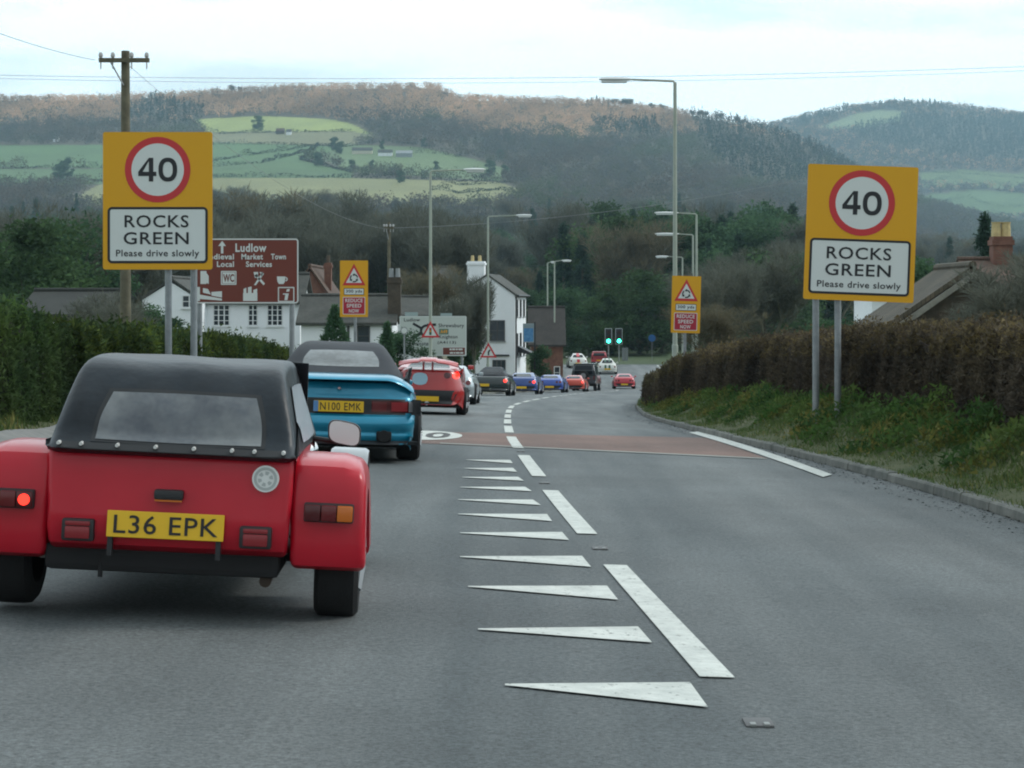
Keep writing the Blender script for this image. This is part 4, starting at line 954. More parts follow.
text([('Ludlow', X(404), X(420), Z(321.5), Z(318)), ('Shrewsbury', X(438.5), X(464), Z(328.5), Z(323.5)), ('Knighton', X(439), X(457.5), Z(339.5), Z(335)),
      ('Leominster', X(405), X(431), Z(345.5), Z(341.5)), ('(A4113)', X(437.5), X(456), Z(344.5), Z(341))], sblack, t, -.016, bold=.012)
flat('route_panel', [pp((439,328.8),(448.5,328.8),(448.5,334.4),(439,334.4))], mat('faded_sign_green', (.10,.20,.15), .5), t, -.014)
text([('A49', X(440.3), X(447.3), Z(333.5), Z(329.8))], samber, t, -.018, bold=.03)
flat('tourist_panel', [rrect(X(443), X(465), Z(354.8), Z(347.5), .02)], sbrown, t, -.015); flat('tourist_panel_border', border(X(442.2), X(465.6), Z(355.4), Z(346.9), .02, .03), swhite, t, -.016)
flat('panel_lettering', [rrect(X(x_), X(x_+w_), Z(y_+1.7), Z(y_), .01) for x_, w_, y_ in ((449.5,2.2,348.5),(452.2,3,348.5),(455.8,2,348.5),(458.4,4.2,348.5),(449.8,3.4,352),(453.8,1.6,352),(456,3.6,352),(460.2,3,352))], swhite, t, -.018)
for p in (404, 433, 462): MB().tube([(X(p), .09, -.5), (X(p), .09, Z(py0)-.1)], .06, 12).build('post', galv, t, True)
# small post sign in front of it
def post_sign(px, Y, ytop, rr_, label, m, border_m=None, name='small_round_sign', sq=False):
    k = Y/F; x = (px-512)*k; g0 = GZ(x, Y)-.03; t = thing(name, label, 'road sign', (x, Y, g0)); zt = (HY-ytop)*k+CZ-g0
    sh = rrect(-rr_, rr_, zt-2*rr_, zt, .03) if sq else circ(0, zt-rr_, rr_, 28)
    MB().prism(sh, 'y', -.01, .01).build('sign_face', m, t)
    if border_m: flat('sign_border', ring_polys(0, zt-rr_, rr_*.78, rr_*.99), border_m, t, -.014)
    MB().tube([(0, .05, -.4), (0, .05, zt-.05)], .035, 10).build('post', galv, t, True); return t
post_sign(404.2, 82, 327, .15, 'small round sign on a thin post before the white direction sign', swhite, leadm)
post_sign(652, 233, 334.5, .42, 'small round blue sign on a post right of the traffic lights', sblue)

# ---------------------------------------------------------------- street lamps
lampm = mat('lamp_column_grey_green', (.30,.34,.29), .6, col2=(.36,.40,.34), scale=2); lheadm = mat('lamp_head', (.66,.69,.69), .4); lensm = mat('lamp_lens', (.62,.66,.66), .3)
def lamp(px, ytop, Y, arm_px, label, head_px=None, lean=0, r_=.075):
    k = Y/F; x = (px-512)*k; g0 = GZ(x, Y)-.03; t = thing('street_lamp', label, 'street lamp', (x, Y, g0)); H = (HY-ytop)*k+CZ-g0
    s = 1 if arm_px > 0 else -1; L_ = abs(arm_px)*k; hl = (head_px*k if head_px else min(.85, L_*.42))
    MB().tube([(0,0,-.3),(0,0,1.5),(0,0,1.52),(0,0,H-.06)], [r_*1.3, r_*1.3, r_, r_*.72], 14).build('column', lampm, t, True)
    MB().box(-.07, .07, -r_*1.3-.012, -r_*1.2, .6, 1.2).build('column_door', lampm, t)
    MB().tube([(0,0,H-.10),(s*.06,0,H-.02),(s*(L_-hl+.05),0,H+.035)], [.045,.038,.03], 10).build('arm', lampm, t, True)
    a, b_ = s*(L_-hl), s*L_
    hd = MB(); P = []
    for f, wy, hz in ((0,.05,.05),(.12,.09,.09),(.5,.13,.12),(.9,.11,.09),(1,.05,.04)):
        xx = a+(b_-a)*f; P.append([(xx, wy*math.cos(q_), H+.04+hz*.55*math.sin(q_)) for q_ in np.linspace(0, 2*math.pi, 13)[:-1]])
    hd.add([p for c in P for p in c], [(i*12+j, i*12+(j+1)%12, (i+1)*12+(j+1)%12, (i+1)*12+j) for i in range(4) for j in range(12)]+[tuple(range(12)), tuple(48+i for i in range(12))])
    h_ = hd.build('lamp_head', lheadm, t, True)
    x0, x1 = sorted((a+(b_-a)*.15, a+(b_-a)*.93)); MB().box(x0, x1, -.085, .085, H-.075, H+.0, .03).build('lens', lensm, h_, True)
    return t
L1 = lamp(430.5, 170.5, 84, 55, 'tall lamp post rising through the white direction sign on the left', 22)
L2 = lamp(488, 216, 118, 44, 'lamp post in front of the white pub gable with its arm to the right', 16)
lamp(675, 80.5, 63, -76, 'tallest nearest lamp post behind the right warning sign, head against the sky', 33)
lamp(696.5, 213.5, 112, -42, 'middle lamp post right of the tall one, with the upper of two paired heads', 24, r_=.08)
lamp(693, 234.5, 125, -38, 'lamp post just behind the middle one, with a bright white head', 24, r_=.08)
lamp(682.5, 257, 152, -27, 'short looking far lamp post hidden by the tall column on the right', 13, r_=.08)
lamp(554.5, 261, 162, 17, 'slim far lamp post above the brick house roof, arm to the right', 10)
lamp(547.5, 262.5, 168, 8, 'left one of the pair of far lamp posts above the brick roof', 5)
lamp(525, 266, 190, 6, 'faint far lamp post behind the pub roof', 4) if False else None
# triangular signs fixed to the two left lamp columns
def tri_sign(px, y0, y1, Y, label, lights=True):
    k = Y/F; x = (px-512)*k; zt = (HY-y0)*k+CZ; zb = (HY-y1)*k+CZ; h_ = zt-zb; w_ = h_*.56
    t = thing('triangle_warning_sign', label, 'road sign', (x, Y-.12, zb))
    MB().prism([(-w_,0),(w_,0),(0,h_)], 'y', 0, .015).build('sign_board', sred, t); flat('triangle', [[(-w_*.66, h_*.11), (w_*.66, h_*.11), (0, h_*.77)]], swhite, t, -.004)
    if lights:
        flat('signal_symbol', [rrect(-h_*.07, h_*.07, h_*.16, h_*.60, .02)], sblack, t, -.007)
        for zz, m_ in ((.53, sred), (.38, samber), (.24, sgreen)): flat('signal_lens', [circ(0, h_*zz, h_*.055, 16)], m_, t, -.010)
    else: flat('bend_symbol', [[(-.05*h_,.15*h_),(.05*h_,.15*h_),(.05*h_,.35*h_),(-.05*h_,.4*h_)], [(-.05*h_,.38*h_),(.05*h_,.34*h_),(.15*h_,.5*h_),(.06*h_,.55*h_)]], sblack, t, -.007)
    MB().box(-.03, .03, .016, .06, h_*.3, h_*.36).build('clamp', galv, t); return t
tri_sign(430.5, 321, 337.5, 84, 'triangular traffic signals warning sign on the tall left lamp post')
tri_sign(488.5, 342.5, 357.5, 118, 'triangular warning sign low on the lamp post before the pub', False)
# pub sign: blue picture board on a post
k = 128/F; x = (528.5-512)*k; g0 = GZ(x, 128); t = thing('pub_sign', 'hanging blue pub sign on a post right of the white pub', 'pub sign', (x, 128, g0-.03))
zt = (HY-323)*k+CZ-g0; zb = (HY-342)*k+CZ-g0; wd_ = 5.6*k
MB().box(-wd_, wd_, -.03, .03, zb, zt).build('sign_board', mat('pub_sign_frame', (.30,.36,.38), .6), t); flat('picture', [[(-wd_*.85, zb+.06), (wd_*.85, zb+.06), (wd_*.85, zt-.3), (-wd_*.85, zt-.3)]], mat('pub_sign_blue', (.04,.18,.42), .5, col2=(.12,.32,.55), scale=5), t, -.034)
flat('name_board', [[(-wd_*.85, zt-.26), (wd_*.85, zt-.26), (wd_*.85, zt-.05), (-wd_*.85, zt-.05)]], mat('pub_name_board', (.25,.32,.35), .5), t, -.034)
MB().tube([(wd_+.05,0,0),(wd_+.05,0,zt+.1)], .06, 10).build('post', blackm, t)

# ---------------------------------------------------------------- poles and wires
woodp = mat('weathered_pole', (.12,.11,.075), .9, var=.25, scale=4, bump=.4); insm = mat('insulator', (.42,.42,.42), .3)
def pole(px, ytop, Y, yarm, wpx, label, r_=.13):
    k = Y/F; x = (px-512)*k; g0 = GZ(x, Y)-.05; t = thing('power_pole', label, 'power pole', (x, Y, g0)); H = (HY-ytop)*k+CZ-g0; za = (HY-yarm)*k+CZ-g0; w_ = wpx*k/2
    MB().tube([(0,0,-.4),(0,0,H)], [r_*1.15, r_*.8], 14).build('mast', woodp, t, True)
    MB().box(-w_, w_, -r_-.10, -r_+.02, za-.05, za+.05).build('crossarm', woodp, t); MB().tube([(-w_*.55,-r_-.02,za-.04),(-.02,-r_-.02,za-.62)], .02, 6).build('arm_brace', galv, t)
    for f in (-.93, -.45, .30, .90): MB().tube([(w_*f,-r_-.05,za+.05),(w_*f,-r_-.05,za+.10),(w_*f,-r_-.05,za+.17),(w_*f,-r_-.05,za+.2)], [.025,.06,.05,.02], 8).tube([(w_*f,-r_-.05,za-.05),(w_*f,-r_-.05,za-.22)], .018, 6).build('insulator', insm, t)
    return t, x, g0, za, w_
t, xp, gp, za, wp = pole(125.5, 51, 50, 61, 50, 'weathered wooden power pole rising behind the left speed limit sign')
pole(389, 222, 108, 228, 10, 'far wooden pole with white insulators above the grey cottages', .1)
wirem = mat('wire', (.25,.27,.28), .6)
def wire(a, b_, sag, label, r_=.011):
    P = []
    for i in range(41): f = i/40; P.append((a[0]+(b_[0]-a[0])*f, a[1]+(b_[1]-a[1])*f, a[2]+(b_[2]-a[2])*f-4*sag*f*(1-f)))
    tag(MB().tube(P, r_, 5).build('overhead_wire', wirem), label, 'wire')
wire(P3(-60,74,75), P3(1090,64,80), .35, 'thin overhead wire crossing the sky over the ridge', .008)
wire(P3(-60,77,76), P3(1090,68,81), .40, 'second thin overhead wire just below the other in the sky', .007)
wire(P3(389,228,108), P3(820,176,95), .5, 'pale overhead wire crossing in front of the woods', .012)
wire(P3(95,60,50), P3(-60,10,38), .1, 'wire leaving the wooden pole up to the left', .008)
k = 40/F
wire(P3(125,62,50), P3(389,229,108), .9, 'service wire sagging from the near pole to the far pole', .006)

# ---------------------------------------------------------------- traffic lights
greenl = mat('green_lens_lit', (.05,.95,.62), .4, emit=5); redl = mat('signal_lens_off', (.05,.012,.012), .4); redlit = mat('red_lens_dim', (.6,.04,.04), .4, emit=.5)
def tlight(px, Y, label, red=False):
    k = Y/F; x = (px-512)*k; g0 = GZ(x, Y)-.1; t = thing('traffic_light', label, 'traffic light', (x, Y, g0)); zt = (HY-330)*k+CZ-g0; zb = zt-1.55
    MB().box(-.42, .42, .12, .15, zb-.15, zt+.2).build('backing_board', blackm, t); flat('board_border', border(-.42, .42, zb-.15, zt+.2, .05, .07), mat('signal_white', (.55,.6,.6), .5), t, .112)
    MB().box(-.24, .24, -.15, .11, zb, zt, .05).build('signal_head', blackm, t)
    for i, m_ in enumerate((redl, mat('amber_lens_off', (.06,.035,.01), .4), greenl)):
        zc = zt-.27-i*.50; MB().tube([(0,-.18,zc),(0,-.155,zc)], .19 if i < 2 else .24, 18).build('lens', m_, t)
        hd = MB(); n_ = 10; an = np.linspace(.1, math.pi-.1, n_)
        hd.add([(rr_*math.cos(a_), yy, zc+rr_*math.sin(a_)) for rr_, yy in ((.21,-.155),(.21,-.38),(.225,-.155),(.225,-.38)) for a_ in an],
               [(j, j+1, j+n_+1, j+n_) for j in range(n_-1)]+[(2*n_+j+1, 2*n_+j, 3*n_+j, 3*n_+j+1) for j in range(n_-1)]+[(n_+j, n_+j+1, 3*n_+j+1, 3*n_+j) for j in range(n_-1)]); hd.build('visor', blackm, t)
    MB().tube([(0,.05,0),(0,.05,zb+.1)], .07, 10).build('pole', mat('signal_pole_grey', (.30,.32,.32), .6), t); return t
tlight(608.5, 232, 'left green traffic light at the end of the road'); tlight(619, 235, 'right green traffic light on the taller looking grey pole')
# grey control cabinet
k = 238/F; x = (625-512)*k; t = thing('control_cabinet', 'grey roadside control cabinet right of the traffic lights', 'cabinet', (x, 238, GZ(x, 238)))
MB().box(-.35, .35, -.2, .2, 0, 1.45, .04).build('cabinet_body', leadm, t); MB().box(-.38, .38, -.23, .23, 1.45, 1.52).build('lid', leadm, t); MB().box(-.01, .01, -.206, -.2, .1, 1.35).build('door_seam', blackm, t)
fencep = mat('fence_white', (.6,.62,.6), .7)

# ---------------------------------------------------------------- cars
def paint(name, col, rough=.32, flake=0): 
    return mat(name, col, rough, coat=.7, spec=.45, var=.06, scale=2)
tyrem = mat('tyre_rubber', (.012,.012,.013), .85, bump=.3, scale=30); rimm = mat('alloy_rim', (.30,.31,.32), .35, metal=.8); underm = mat('underbody', (.014,.014,.015), .9)
glassm = mat('car_glass', (.014,.018,.022), .22, spec=.12); trimm = mat('black_trim', (.02,.021,.023), .55); platem = mat('plate_yellow', (.78,.47,.015), .45); plateblk = mat('plate_black', (.012,.012,.014), .5)
lampred = mat('lamp_red_off', (.12,.008,.010), .2, spec=.6); lampdark = mat('lamp_dark_red', (.07,.006,.008), .2, spec=.6); lampamb = mat('lamp_amber_off', (.55,.14,.015), .25, spec=.6); lampclr = mat('lamp_clear', (.24,.24,.25), .2)
brakem = mat('brake_lamp_lit', (1.0,.035,.02), .4, emit=2.0); chromem = mat('chrome', (.6,.6,.6), .15, metal=1)
def spline(P, n=4, closed=True):
    out_ = []; m_ = len(P)
    for i in range(m_ if closed else m_-1):
        p0, p1, p2, p3 = (np.array(P[j % m_] if closed else P[min(max(j, 0), m_-1)], float) for j in (i-1, i, i+1, i+2))
        for k in range(n):
            t_ = k/n; out_.append(tuple(.5*((2*p1)+(-p0+p2)*t_+(2*p0-5*p1+4*p2-p3)*t_**2+(-p0+3*p1-3*p2+p3)*t_**3)))
    if not closed: out_.append(tuple(P[-1]))
    return out_
def shell(name, prof, W_, r_, m, parent, bow=0, bowf=0, sub=3, smooth=True, nst=10, yr=(0, 4)):
    """side outline (y,z) inflated sideways to half width W_(y,z) with rounded shoulders r_; bow pulls the corners of tail and nose in"""
    P = spline(prof, sub) if sub > 1 else list(prof); n = len(P)
    a2 = sum(P[i][0]*P[(i+1)%n][1]-P[(i+1)%n][0]*P[i][1] for i in range(n))
    N = []
    for i in range(n):
        t_ = Vector((P[(i+1)%n][0]-P[i-1][0], P[(i+1)%n][1]-P[i-1][1])); t_ = t_.normalized() if t_.length else Vector((1, 0))
        N.append(Vector((t_.y, -t_.x)) if a2 > 0 else Vector((-t_.y, t_.x)))
    st = [(u, 0) for u in np.linspace(-1, 1, nst+1)]
    rs = [.35,.65,.85,.96,1.0]
    full = [(-1, s_) for s_ in reversed(rs)]+st+[(1, s_) for s_ in rs]
    V = []
    for u, s_ in full:
        for (y, z), nv in zip(P, N):
            w_ = W_(y, z) if callable(W_) else W_; ins = r_*(1-math.sqrt(max(0, 1-s_*s_)))
            x = u*(w_-r_)+(math.copysign(r_*s_, u) if s_ else 0)
            yy, zz = y-nv.x*ins, z-nv.y*ins; f = abs(x)/max(w_, .01)
            L_ = yr[1]-yr[0]; tr = min(max(1-(yy-yr[0])/(L_*.35), 0), 1); tf = min(max(1-(yr[1]-yy)/(L_*.35), 0), 1)
            yy += bow*f**3*tr-bowf*f**3*tf; V.append((x, yy, zz))
    k = len(full); Fc = [(i*n+j, i*n+(j+1)%n, (i+1)*n+(j+1)%n, (i+1)*n+j) for i in range(k-1) for j in range(n)]+[tuple(range(n)), tuple((k-1)*n+j for j in reversed(range(n)))]
    o = mesh(name, V, Fc, m, parent)
    bm = bmesh.new(); bm.from_mesh(o.data); bmesh.ops.recalc_face_normals(bm, faces=bm.faces[:]); bm.to_mesh(o.data); bm.free()
    if smooth: auto_smooth(o, 32)
    return o
def cut(o, cutter):
    bpy.context.view_layer.update(); cutter.matrix_world = o.matrix_world.copy(); mod = o.modifiers.new('cut', 'BOOLEAN'); mod.operation = 'DIFFERENCE'; mod.object = cutter; mod.solver = 'EXACT'
    bpy.context.view_layer.update()
    me = bpy.data.meshes.new_from_object(o.evaluated_get(bpy.context.evaluated_depsgraph_get())); o.modifiers.clear()
    if len(me.polygons) > 20: o.data = me; auto_smooth(o, 32)
    bpy.data.objects.remove(cutter)
def arches(o, ys, rr_, w_, zc, depth=.3):
    b = MB()
    for y in ys:
        for sx in (-1, 1):
            x0, x1 = sorted((sx*(w_-depth), sx*(w_+.3))); b.tube([(x0, y, zc), (x1, y, zc)], rr_, 24)
    c = b.build('cutter', o.data.materials[0]); cut(o, c)
def bvh(objs):
    V = []; Fc = []
    for o in objs:
        k = len(V); V += [v.co.copy() for v in o.data.vertices]; Fc += [tuple(i+k for i in p.vertices) for p in o.data.polygons]
    return BVHTree.FromPolygons(V, Fc)
def decal(name, bv, quad, m, parent, d='rear', off=.006, n=8, rnd=0, thick=0, far=-2.0):
    """patch on the body: quad of 4 points, (x,z) seen from the rear / (x,z) from the front / (y,z) from a side"""
    V = []; ok = []; q4 = [Vector(p) for p in quad]
    D = {'rear': Vector((0,1,0)), 'front': Vector((0,-1,0)), 'right': Vector((-1,0,0)), 'left': Vector((1,0,0)), 'top': Vector((0,0,-1))}[d]
    dist = []
    for j in range(n+1):
        for i in range(n+1):
            u, v = i/n, j/n
            if rnd:
                a, b_ = u*2-1, v*2-1; s_ = max(abs(a), abs(b_)); L_ = math.hypot(a, b_) or 1
                f = s_/L_ if s_ else 1; a2, b2 = a*(f*rnd+(1-rnd)), b_*(f*rnd+(1-rnd)); u, v = (a2+1)/2, (b2+1)/2
            p = (q4[0]*(1-u)+q4[1]*u)*(1-v)+(q4[3]*(1-u)+q4[2]*u)*v
            o_ = {'rear': (p.x, -4, p.y), 'front': (p.x, 8, p.y), 'right': (3, p.x, p.y), 'left': (-3, p.x, p.y), 'top': (p.x, p.y, 4)}[d]
            h = bv.ray_cast(Vector(o_), D); V.append((Vector(o_), h[3])); 
            if h[3] is not None: dist.append(h[3])
    md = sorted(dist)[len(dist)//2] if dist else 4
    P = [o_+D*((h if h is not None else md)-off) for o_, h in V]
    if thick:
        k = len(P); P += [p+D*thick for p in P]
    Fc = [(j*(n+1)+i, j*(n+1)+i+1, (j+1)*(n+1)+i+1, (j+1)*(n+1)+i) for j in range(n) for i in range(n)]
    if thick:
        rim = [i for i in range(n+1)]+[(j)*(n+1)+n for j in range(1, n+1)]+[n*(n+1)+i for i in range(n-1, -1, -1)]+[j*(n+1) for j in range(n-1, 0, -1)]
        Fc += [(rim[i], rim[i]+k, rim[(i+1)%len(rim)]+k, rim[(i+1)%len(rim)]) for i in range(len(rim))]
    return mesh(name, P, Fc, m, parent, smooth=True)
def wheel(parent, x, y, rr_, w_, side, rim=rimm):
    """tyre with a rounded tread and a spoked rim facing outwards"""
    c = MB(); prof = [(-w_/2, rr_*.66), (-w_/2, rr_*.90), (-w_*.40, rr_*.985), (-w_*.25, rr_), (w_*.25, rr_), (w_*.40, rr_*.985), (w_/2, rr_*.90), (w_/2, rr_*.66)]; n = 36; V = []
    for a_, b_ in prof:
        for i in range(n): t_ = 2*math.pi*i/n; V.append((x+a_, y+b_*math.cos(t_), rr_+b_*math.sin(t_)))
    Fc = [(i*n+j, i*n+(j+1)%n, (i+1)*n+(j+1)%n, (i+1)*n+j) for i in range(7) for j in range(n)]+[(j, (j+1)%n, 7*n+(j+1)%n, 7*n+j) for j in range(n)]
    t_ = c.add(V, Fc).build('wheel', tyrem, parent, True)
    rb = MB().tube([(x+side*w_*.12, y, rr_), (x+side*w_*.42, y, rr_)], rr_*.655, 28)
    for i in range(5):
        a = 2*math.pi*i/5+.3; p0 = (x+side*w_*.46, y+math.cos(a)*.05, rr_+math.sin(a)*.05); p1 = (x+side*w_*.46, y+math.cos(a)*rr_*.62, rr_+math.sin(a)*rr_*.62); rb.tube([p0, p1], [.035, .022], 6)
    rb.tube([(x+side*w_*.40, y, rr_), (x+side*w_*.50, y, rr_)], .055, 14)
    r0 = rb.build('rim', rim, t_, True); return t_
def plate(parent, s_, x, z, y, w_=.52, h_=.112, tilt=0, band=True, name='number_plate', shift=0):
    o = MB().box(-w_/2, w_/2, -.004, .008, -h_/2, h_/2, .003).build(name, platem, parent); o.location = (x, y, z); o.rotation_euler = (R(-tilt), 0, 0)
    if s_: text([(s_, -w_*.44+shift*1.2, w_*.45, -h_*.35, h_*.35)], plateblk, o, -.0075, bold=.006 if tilt else 0)
    return o
def on_road(t, X_, Y_, dirx, s=1, dz=0, roll=0):
    """stand a thing on the road at X,Y heading along (dirx,1)"""
    f2 = Vector((dirx, 1)).normalized(); e = 1.2
    z = lambda a, b_: float(roadz(a, b_))
    f = Vector((f2.x, f2.y, (z(X_+f2.x*3, Y_+f2.y*3)-z(X_, Y_))/3)).normalized(); rt = Vector((f2.y, -f2.x, (z(X_+f2.y*e, Y_-f2.x*e)-z(X_-f2.y*e, Y_+f2.x*e))/(2*e))).normalized()
    up = rt.cross(f).normalized(); rt = f.cross(up).normalized(); M = Matrix((rt, f, up)).transposed().to_4x4(); M.translation = Vector((X_, Y_, z(X_, Y_)+CZ+.003+dz)); t.matrix_world = M@Matrix.Rotation(R(roll), 4, 'Y')@Matrix.Scale(s, 4); return t
def px_road(px, Y): return (px-512)*Y/F

# reflecting studs in the gaps of the centre line, dead leaves along the kerb
studm = mat('stud_housing', (.10,.10,.10), .6, metal=.4); studr = mat('stud_reflector', (.20,.21,.20), .5)
for k in range(-1, 9):
    y = 7.96+5.8*k-.93; x = float(si(CK, y, 2))+.0
    t = thing('road_stud', 'small reflecting stud set in a gap of the white centre line', 'road stud', (x, y, float(roadz(x, y))+CZ), 0, 'studs along the centre line')
    MB().box(-.05, .05, -.07, .07, -.01, .010, .006).build('stud_housing', studm, t, True)
    for sx in (-1, 1): MB().box(sx*.024-.011, sx*.024+.011, -.073, -.03, .004, .015, .004).build('reflector', studr, t, True)
def litter(name, side, n, seed, a, b_, cols_, sz):
    r_ = np.random.default_rng(seed); y = 8+60*r_.random(n)**1.5; e = edgeR(y) if side > 0 else edgeL(y); d = a+(b_-a)*r_.random(n)**2; x = e-side*d
    P = np.stack([x, y, roadz(x, y)+CZ+.006], 1); V, Fc = tri_cloud(P, sz*(.5+r_.random(n)), up=.0, aspect=.8, seed=seed); V = V.reshape(-1, 3, 3); V[:, :, 2] = P[:, None, 2]+np.abs(V[:, :, 2]-P[:, None, 2])*.25; V = V.reshape(-1, 3)
    o = np_mesh(name, V, Fc, facevar(mat('dead_leaf', (1,1,1), .9)), cols=np.repeat(np.array(cols_)[r_.integers(0, len(cols_), n)], 3, 0)); o['kind'] = 'stuff'
litter('leaf_litter', 1, 5000, 71, .0, .45, [(.06,.045,.025),(.10,.07,.035),(.035,.03,.022)], .03); litter('leaf_litter', -1, 2500, 72, .0, .4, [(.06,.045,.025),(.10,.07,.035)], .03)
litter('kerb_leaves', 1, 3000, 73, -.22, 0, [(.05,.04,.02),(.045,.06,.02),(.09,.075,.03)], .035)

# ---- the red soft top roadster in front
redp = mat('roadster_red', (.44,.006,.020), .36, coat=.3, spec=.3, col2=(.50,.010,.026), scale=1.5); hoodm = mat('hood_vinyl', (.006,.012,.018), .42, var=.3, scale=3, bump=.9, bscale=4, spec=.36)
t = thing('kit_roadster', 'small open wheeled red roadster with black soft top, nearest car on the left', 'car'); on_road(t, -1.568, 9.0, -.046, roll=1.2); car = t
tub = shell('body', [(-.02,.345),(-.035,.50),(-.02,.68),(.0,.765),(.10,.79),(1.2,.79),(1.25,.72),(3.0,.62),(3.15,.50),(3.1,.34),(2.0,.25),(.3,.30)], lambda y, z: .535+.05*(z-.34) if y < 1.3 else .555-(y-1.3)*.18, .028, redp, t, sub=2, yr=(0,3.2))
MB().box(-.555, .50, .03, 2.9, .215, .335, .03).build('chassis', underm, t)
MB().tube([(-.30,.05,.33),(-.30,.03,.19)], .012, 6).build('fog_lamp_cable', underm, t, True)
for sx in (-1, 1):
    cx_ = sx*.700
    fp = [(.015,.285),(.0,.40),(.006,.56),(.025,.70),(.09,.755),(.28,.775),(.50,.775),(.72,.74),(.92,.64),(1.05,.46),(1.10,.28),(.95,.26),(.2,.26)]
    wg = shell('rear_wing', fp, .170, .034, redp, t, sub=2, yr=(0,1.1), nst=4)
    for v in wg.data.vertices: v.co.x += cx_-sx*.0
    # outer shoulder falls away more than the inner one
    for v in wg.data.vertices:
        f = (v.co.x-cx_)*sx/.170
        if f > 0 and v.co.z > .5: v.co.z -= .050*f**4; 
        v.co.x += sx*.02*(1-min(max((v.co.z-.28)/.5, 0), 1))
    b = MB().tube([(cx_-.3, .46, .29), (cx_+.3, .46, .29)], .325, 30).build('cutter', redp); cut(wg, b)
    wheel(t, sx*.755, .46, .285, .205, sx, rimm)
    wheel(t, sx*.74, 2.75, .275, .165, sx, rimm)
    # cycle wing over the front wheel
    cw = MB(); V = []
    for rad in (.400, .385):
        for i in range(15):
            a = R(12+160*i/14)
            for xx in (-.11, -.09, .09, .11): V.append((sx*.71+xx, 2.75+rad*math.cos(a), .275+(rad-(.012 if abs(xx) > .1 else 0))*math.sin(a)))
    Fc = [(i*4+j, i*4+j+1, (i+1)*4+j+1, (i+1)*4+j) for i in range(14) for j in range(3)]+[(60+i*4+j, 60+(i+1)*4+j, 60+(i+1)*4+j+1, 60+i*4+j+1) for i in range(14) for j in range(3)]
    Fc += [(i*4, (i+1)*4, 60+(i+1)*4, 60+i*4) for i in range(14)]+[(i*4+3, 60+i*4+3, 60+(i+1)*4+3, (i+1)*4+3) for i in range(14)]+[(0,60,61,1),(1,61,62,2),(2,62,63,3),(56,57,117,116),(57,58,118,117),(58,59,119,118)]
    cw.add(V, Fc).build('front_wing', mat('wing_silver', (.22,.24,.25), .3, coat=.5), t, True)
    # lamp cluster on the wing
    zc, xc_ = .530, sx*.715
    base = MB().box(xc_-.112, xc_+.112, -.030, .03, zc-.043, zc+.043, .01).build('tail_light', trimm, t, True)
    lit = sx < 0
    for a, b_, m_ in ((-.108, -.036, lampdark), (-.034, .036, brakem if lit else lampred), (.038, .108, lampamb)):
        if lit: a, b_ = -b_, -a
        if lit and m_ is brakem: m_ = lampred
        MB().box(xc_+a, xc_+b_, -.050, -.028, zc-.036, zc+.036, .008).build('lens', m_, base, True)
    if lit: MB().tube([(xc_+.072,-.0515,zc),(xc_+.072,-.054,zc)], .026, 20).build('lit_bulb', brakem, base)
    # square fog and reversing lamps on the tail
    fx = sx*.395
    fb = MB().box(fx-.072, fx+.072, -.075, -.02, .358, .458, .012).build('fog_lamp', trimm, t, True); MB().box(fx-.055, fx+.055, -.088, -.073, .37, .425, .008).box(fx-.055, fx+.055, -.084, -.073, .428, .448, .004).build('lens', mat('lamp_red_mid', (.24,.02,.025), .25), fb, True)
    MB().tube([(fx,-.02,.38),(fx,.05,.33)], .02, 6).build('lamp_bracket', trimm, t)
p_ = plate(t, 'L36 EPK', -.006, .444, -.075, .52, .118, 4)
for xb in (-.251, .231): MB().box(xb-.011, xb+.011, -.068, -.03, .30, .41).build('plate_bracket', trimm, t)
MB().tube([(.44,.06,.20),(.44,.5,.22)], [.028,.026], 14).build('exhaust_tip', mat('rusty_exhaust', (.05,.035,.025), .6, metal=.5), t, True)
pl_ = MB().box(-.065, .065, -.085, -.03, .560, .605, .012).build('plate_lamp', trimm, t, True); MB().box(-.06, .06, -.080, -.035, .552, .560).build('lens', lampamb, pl_)
bd = MB().tube([(.425,-.045,.672),(.425,-.025,.672)], .060, 32).build('filler_badge', mat('badge_white', (.74,.76,.74), .5), t, True)
flat('badge_mark', ring_polys(.425, .672, .040, .052)+[p for a in range(0, 360, 60) for p in ring_polys(.425, .672, .018, .034, a, a+34, 5)], mat('badge_grey', (.42,.45,.44), .5), bd, -.047)
hood = shell('soft_top', [(-.03,.748),(.0,.84),(.07,.98),(.17,1.10),(.25,1.15),(.38,1.175),(.70,1.19),(1.20,1.185),(1.28,1.15),(1.42,.80),(1.40,.755),(.7,.75)], lambda y, z: .566-max(z-.77, 0)*.24, .055, hoodm, t, sub=3, yr=(0,1.4), nst=36)
for v in hood.data.vertices:      # sag and creases of stretched vinyl
    v.co.z += .003*math.sin(v.co.x*13+v.co.y*3)*(v.co.z > .85); q_ = max(0, 1-abs(v.co.z-.98)/.17); v.co.y += q_*(.010*math.sin(v.co.x*19+v.co.z*7)+.006*math.sin(v.co.x*37-v.co.z*11))
bv = bvh([hood])
pvcm = mat('clear_pvc_window', (.045,.055,.07), .12, spec=.7, col2=(.20,.215,.215), scale=1.6, bump=.9, bscale=2.5)  # pale blotches paint reflections into the window colour
decal('rear_window', bv, [(-.36,.812),(.41,.812),(.365,1.03),(-.305,1.03)], pvcm, hood, 'rear', .008, 14, rnd=.12)
decal('window_binding', bv, [(-.38,.80),(.43,.80),(.385,1.045),(-.325,1.045)], mat('hood_binding', (.010,.012,.014), .6), hood, 'rear', .004, 14, rnd=.12)
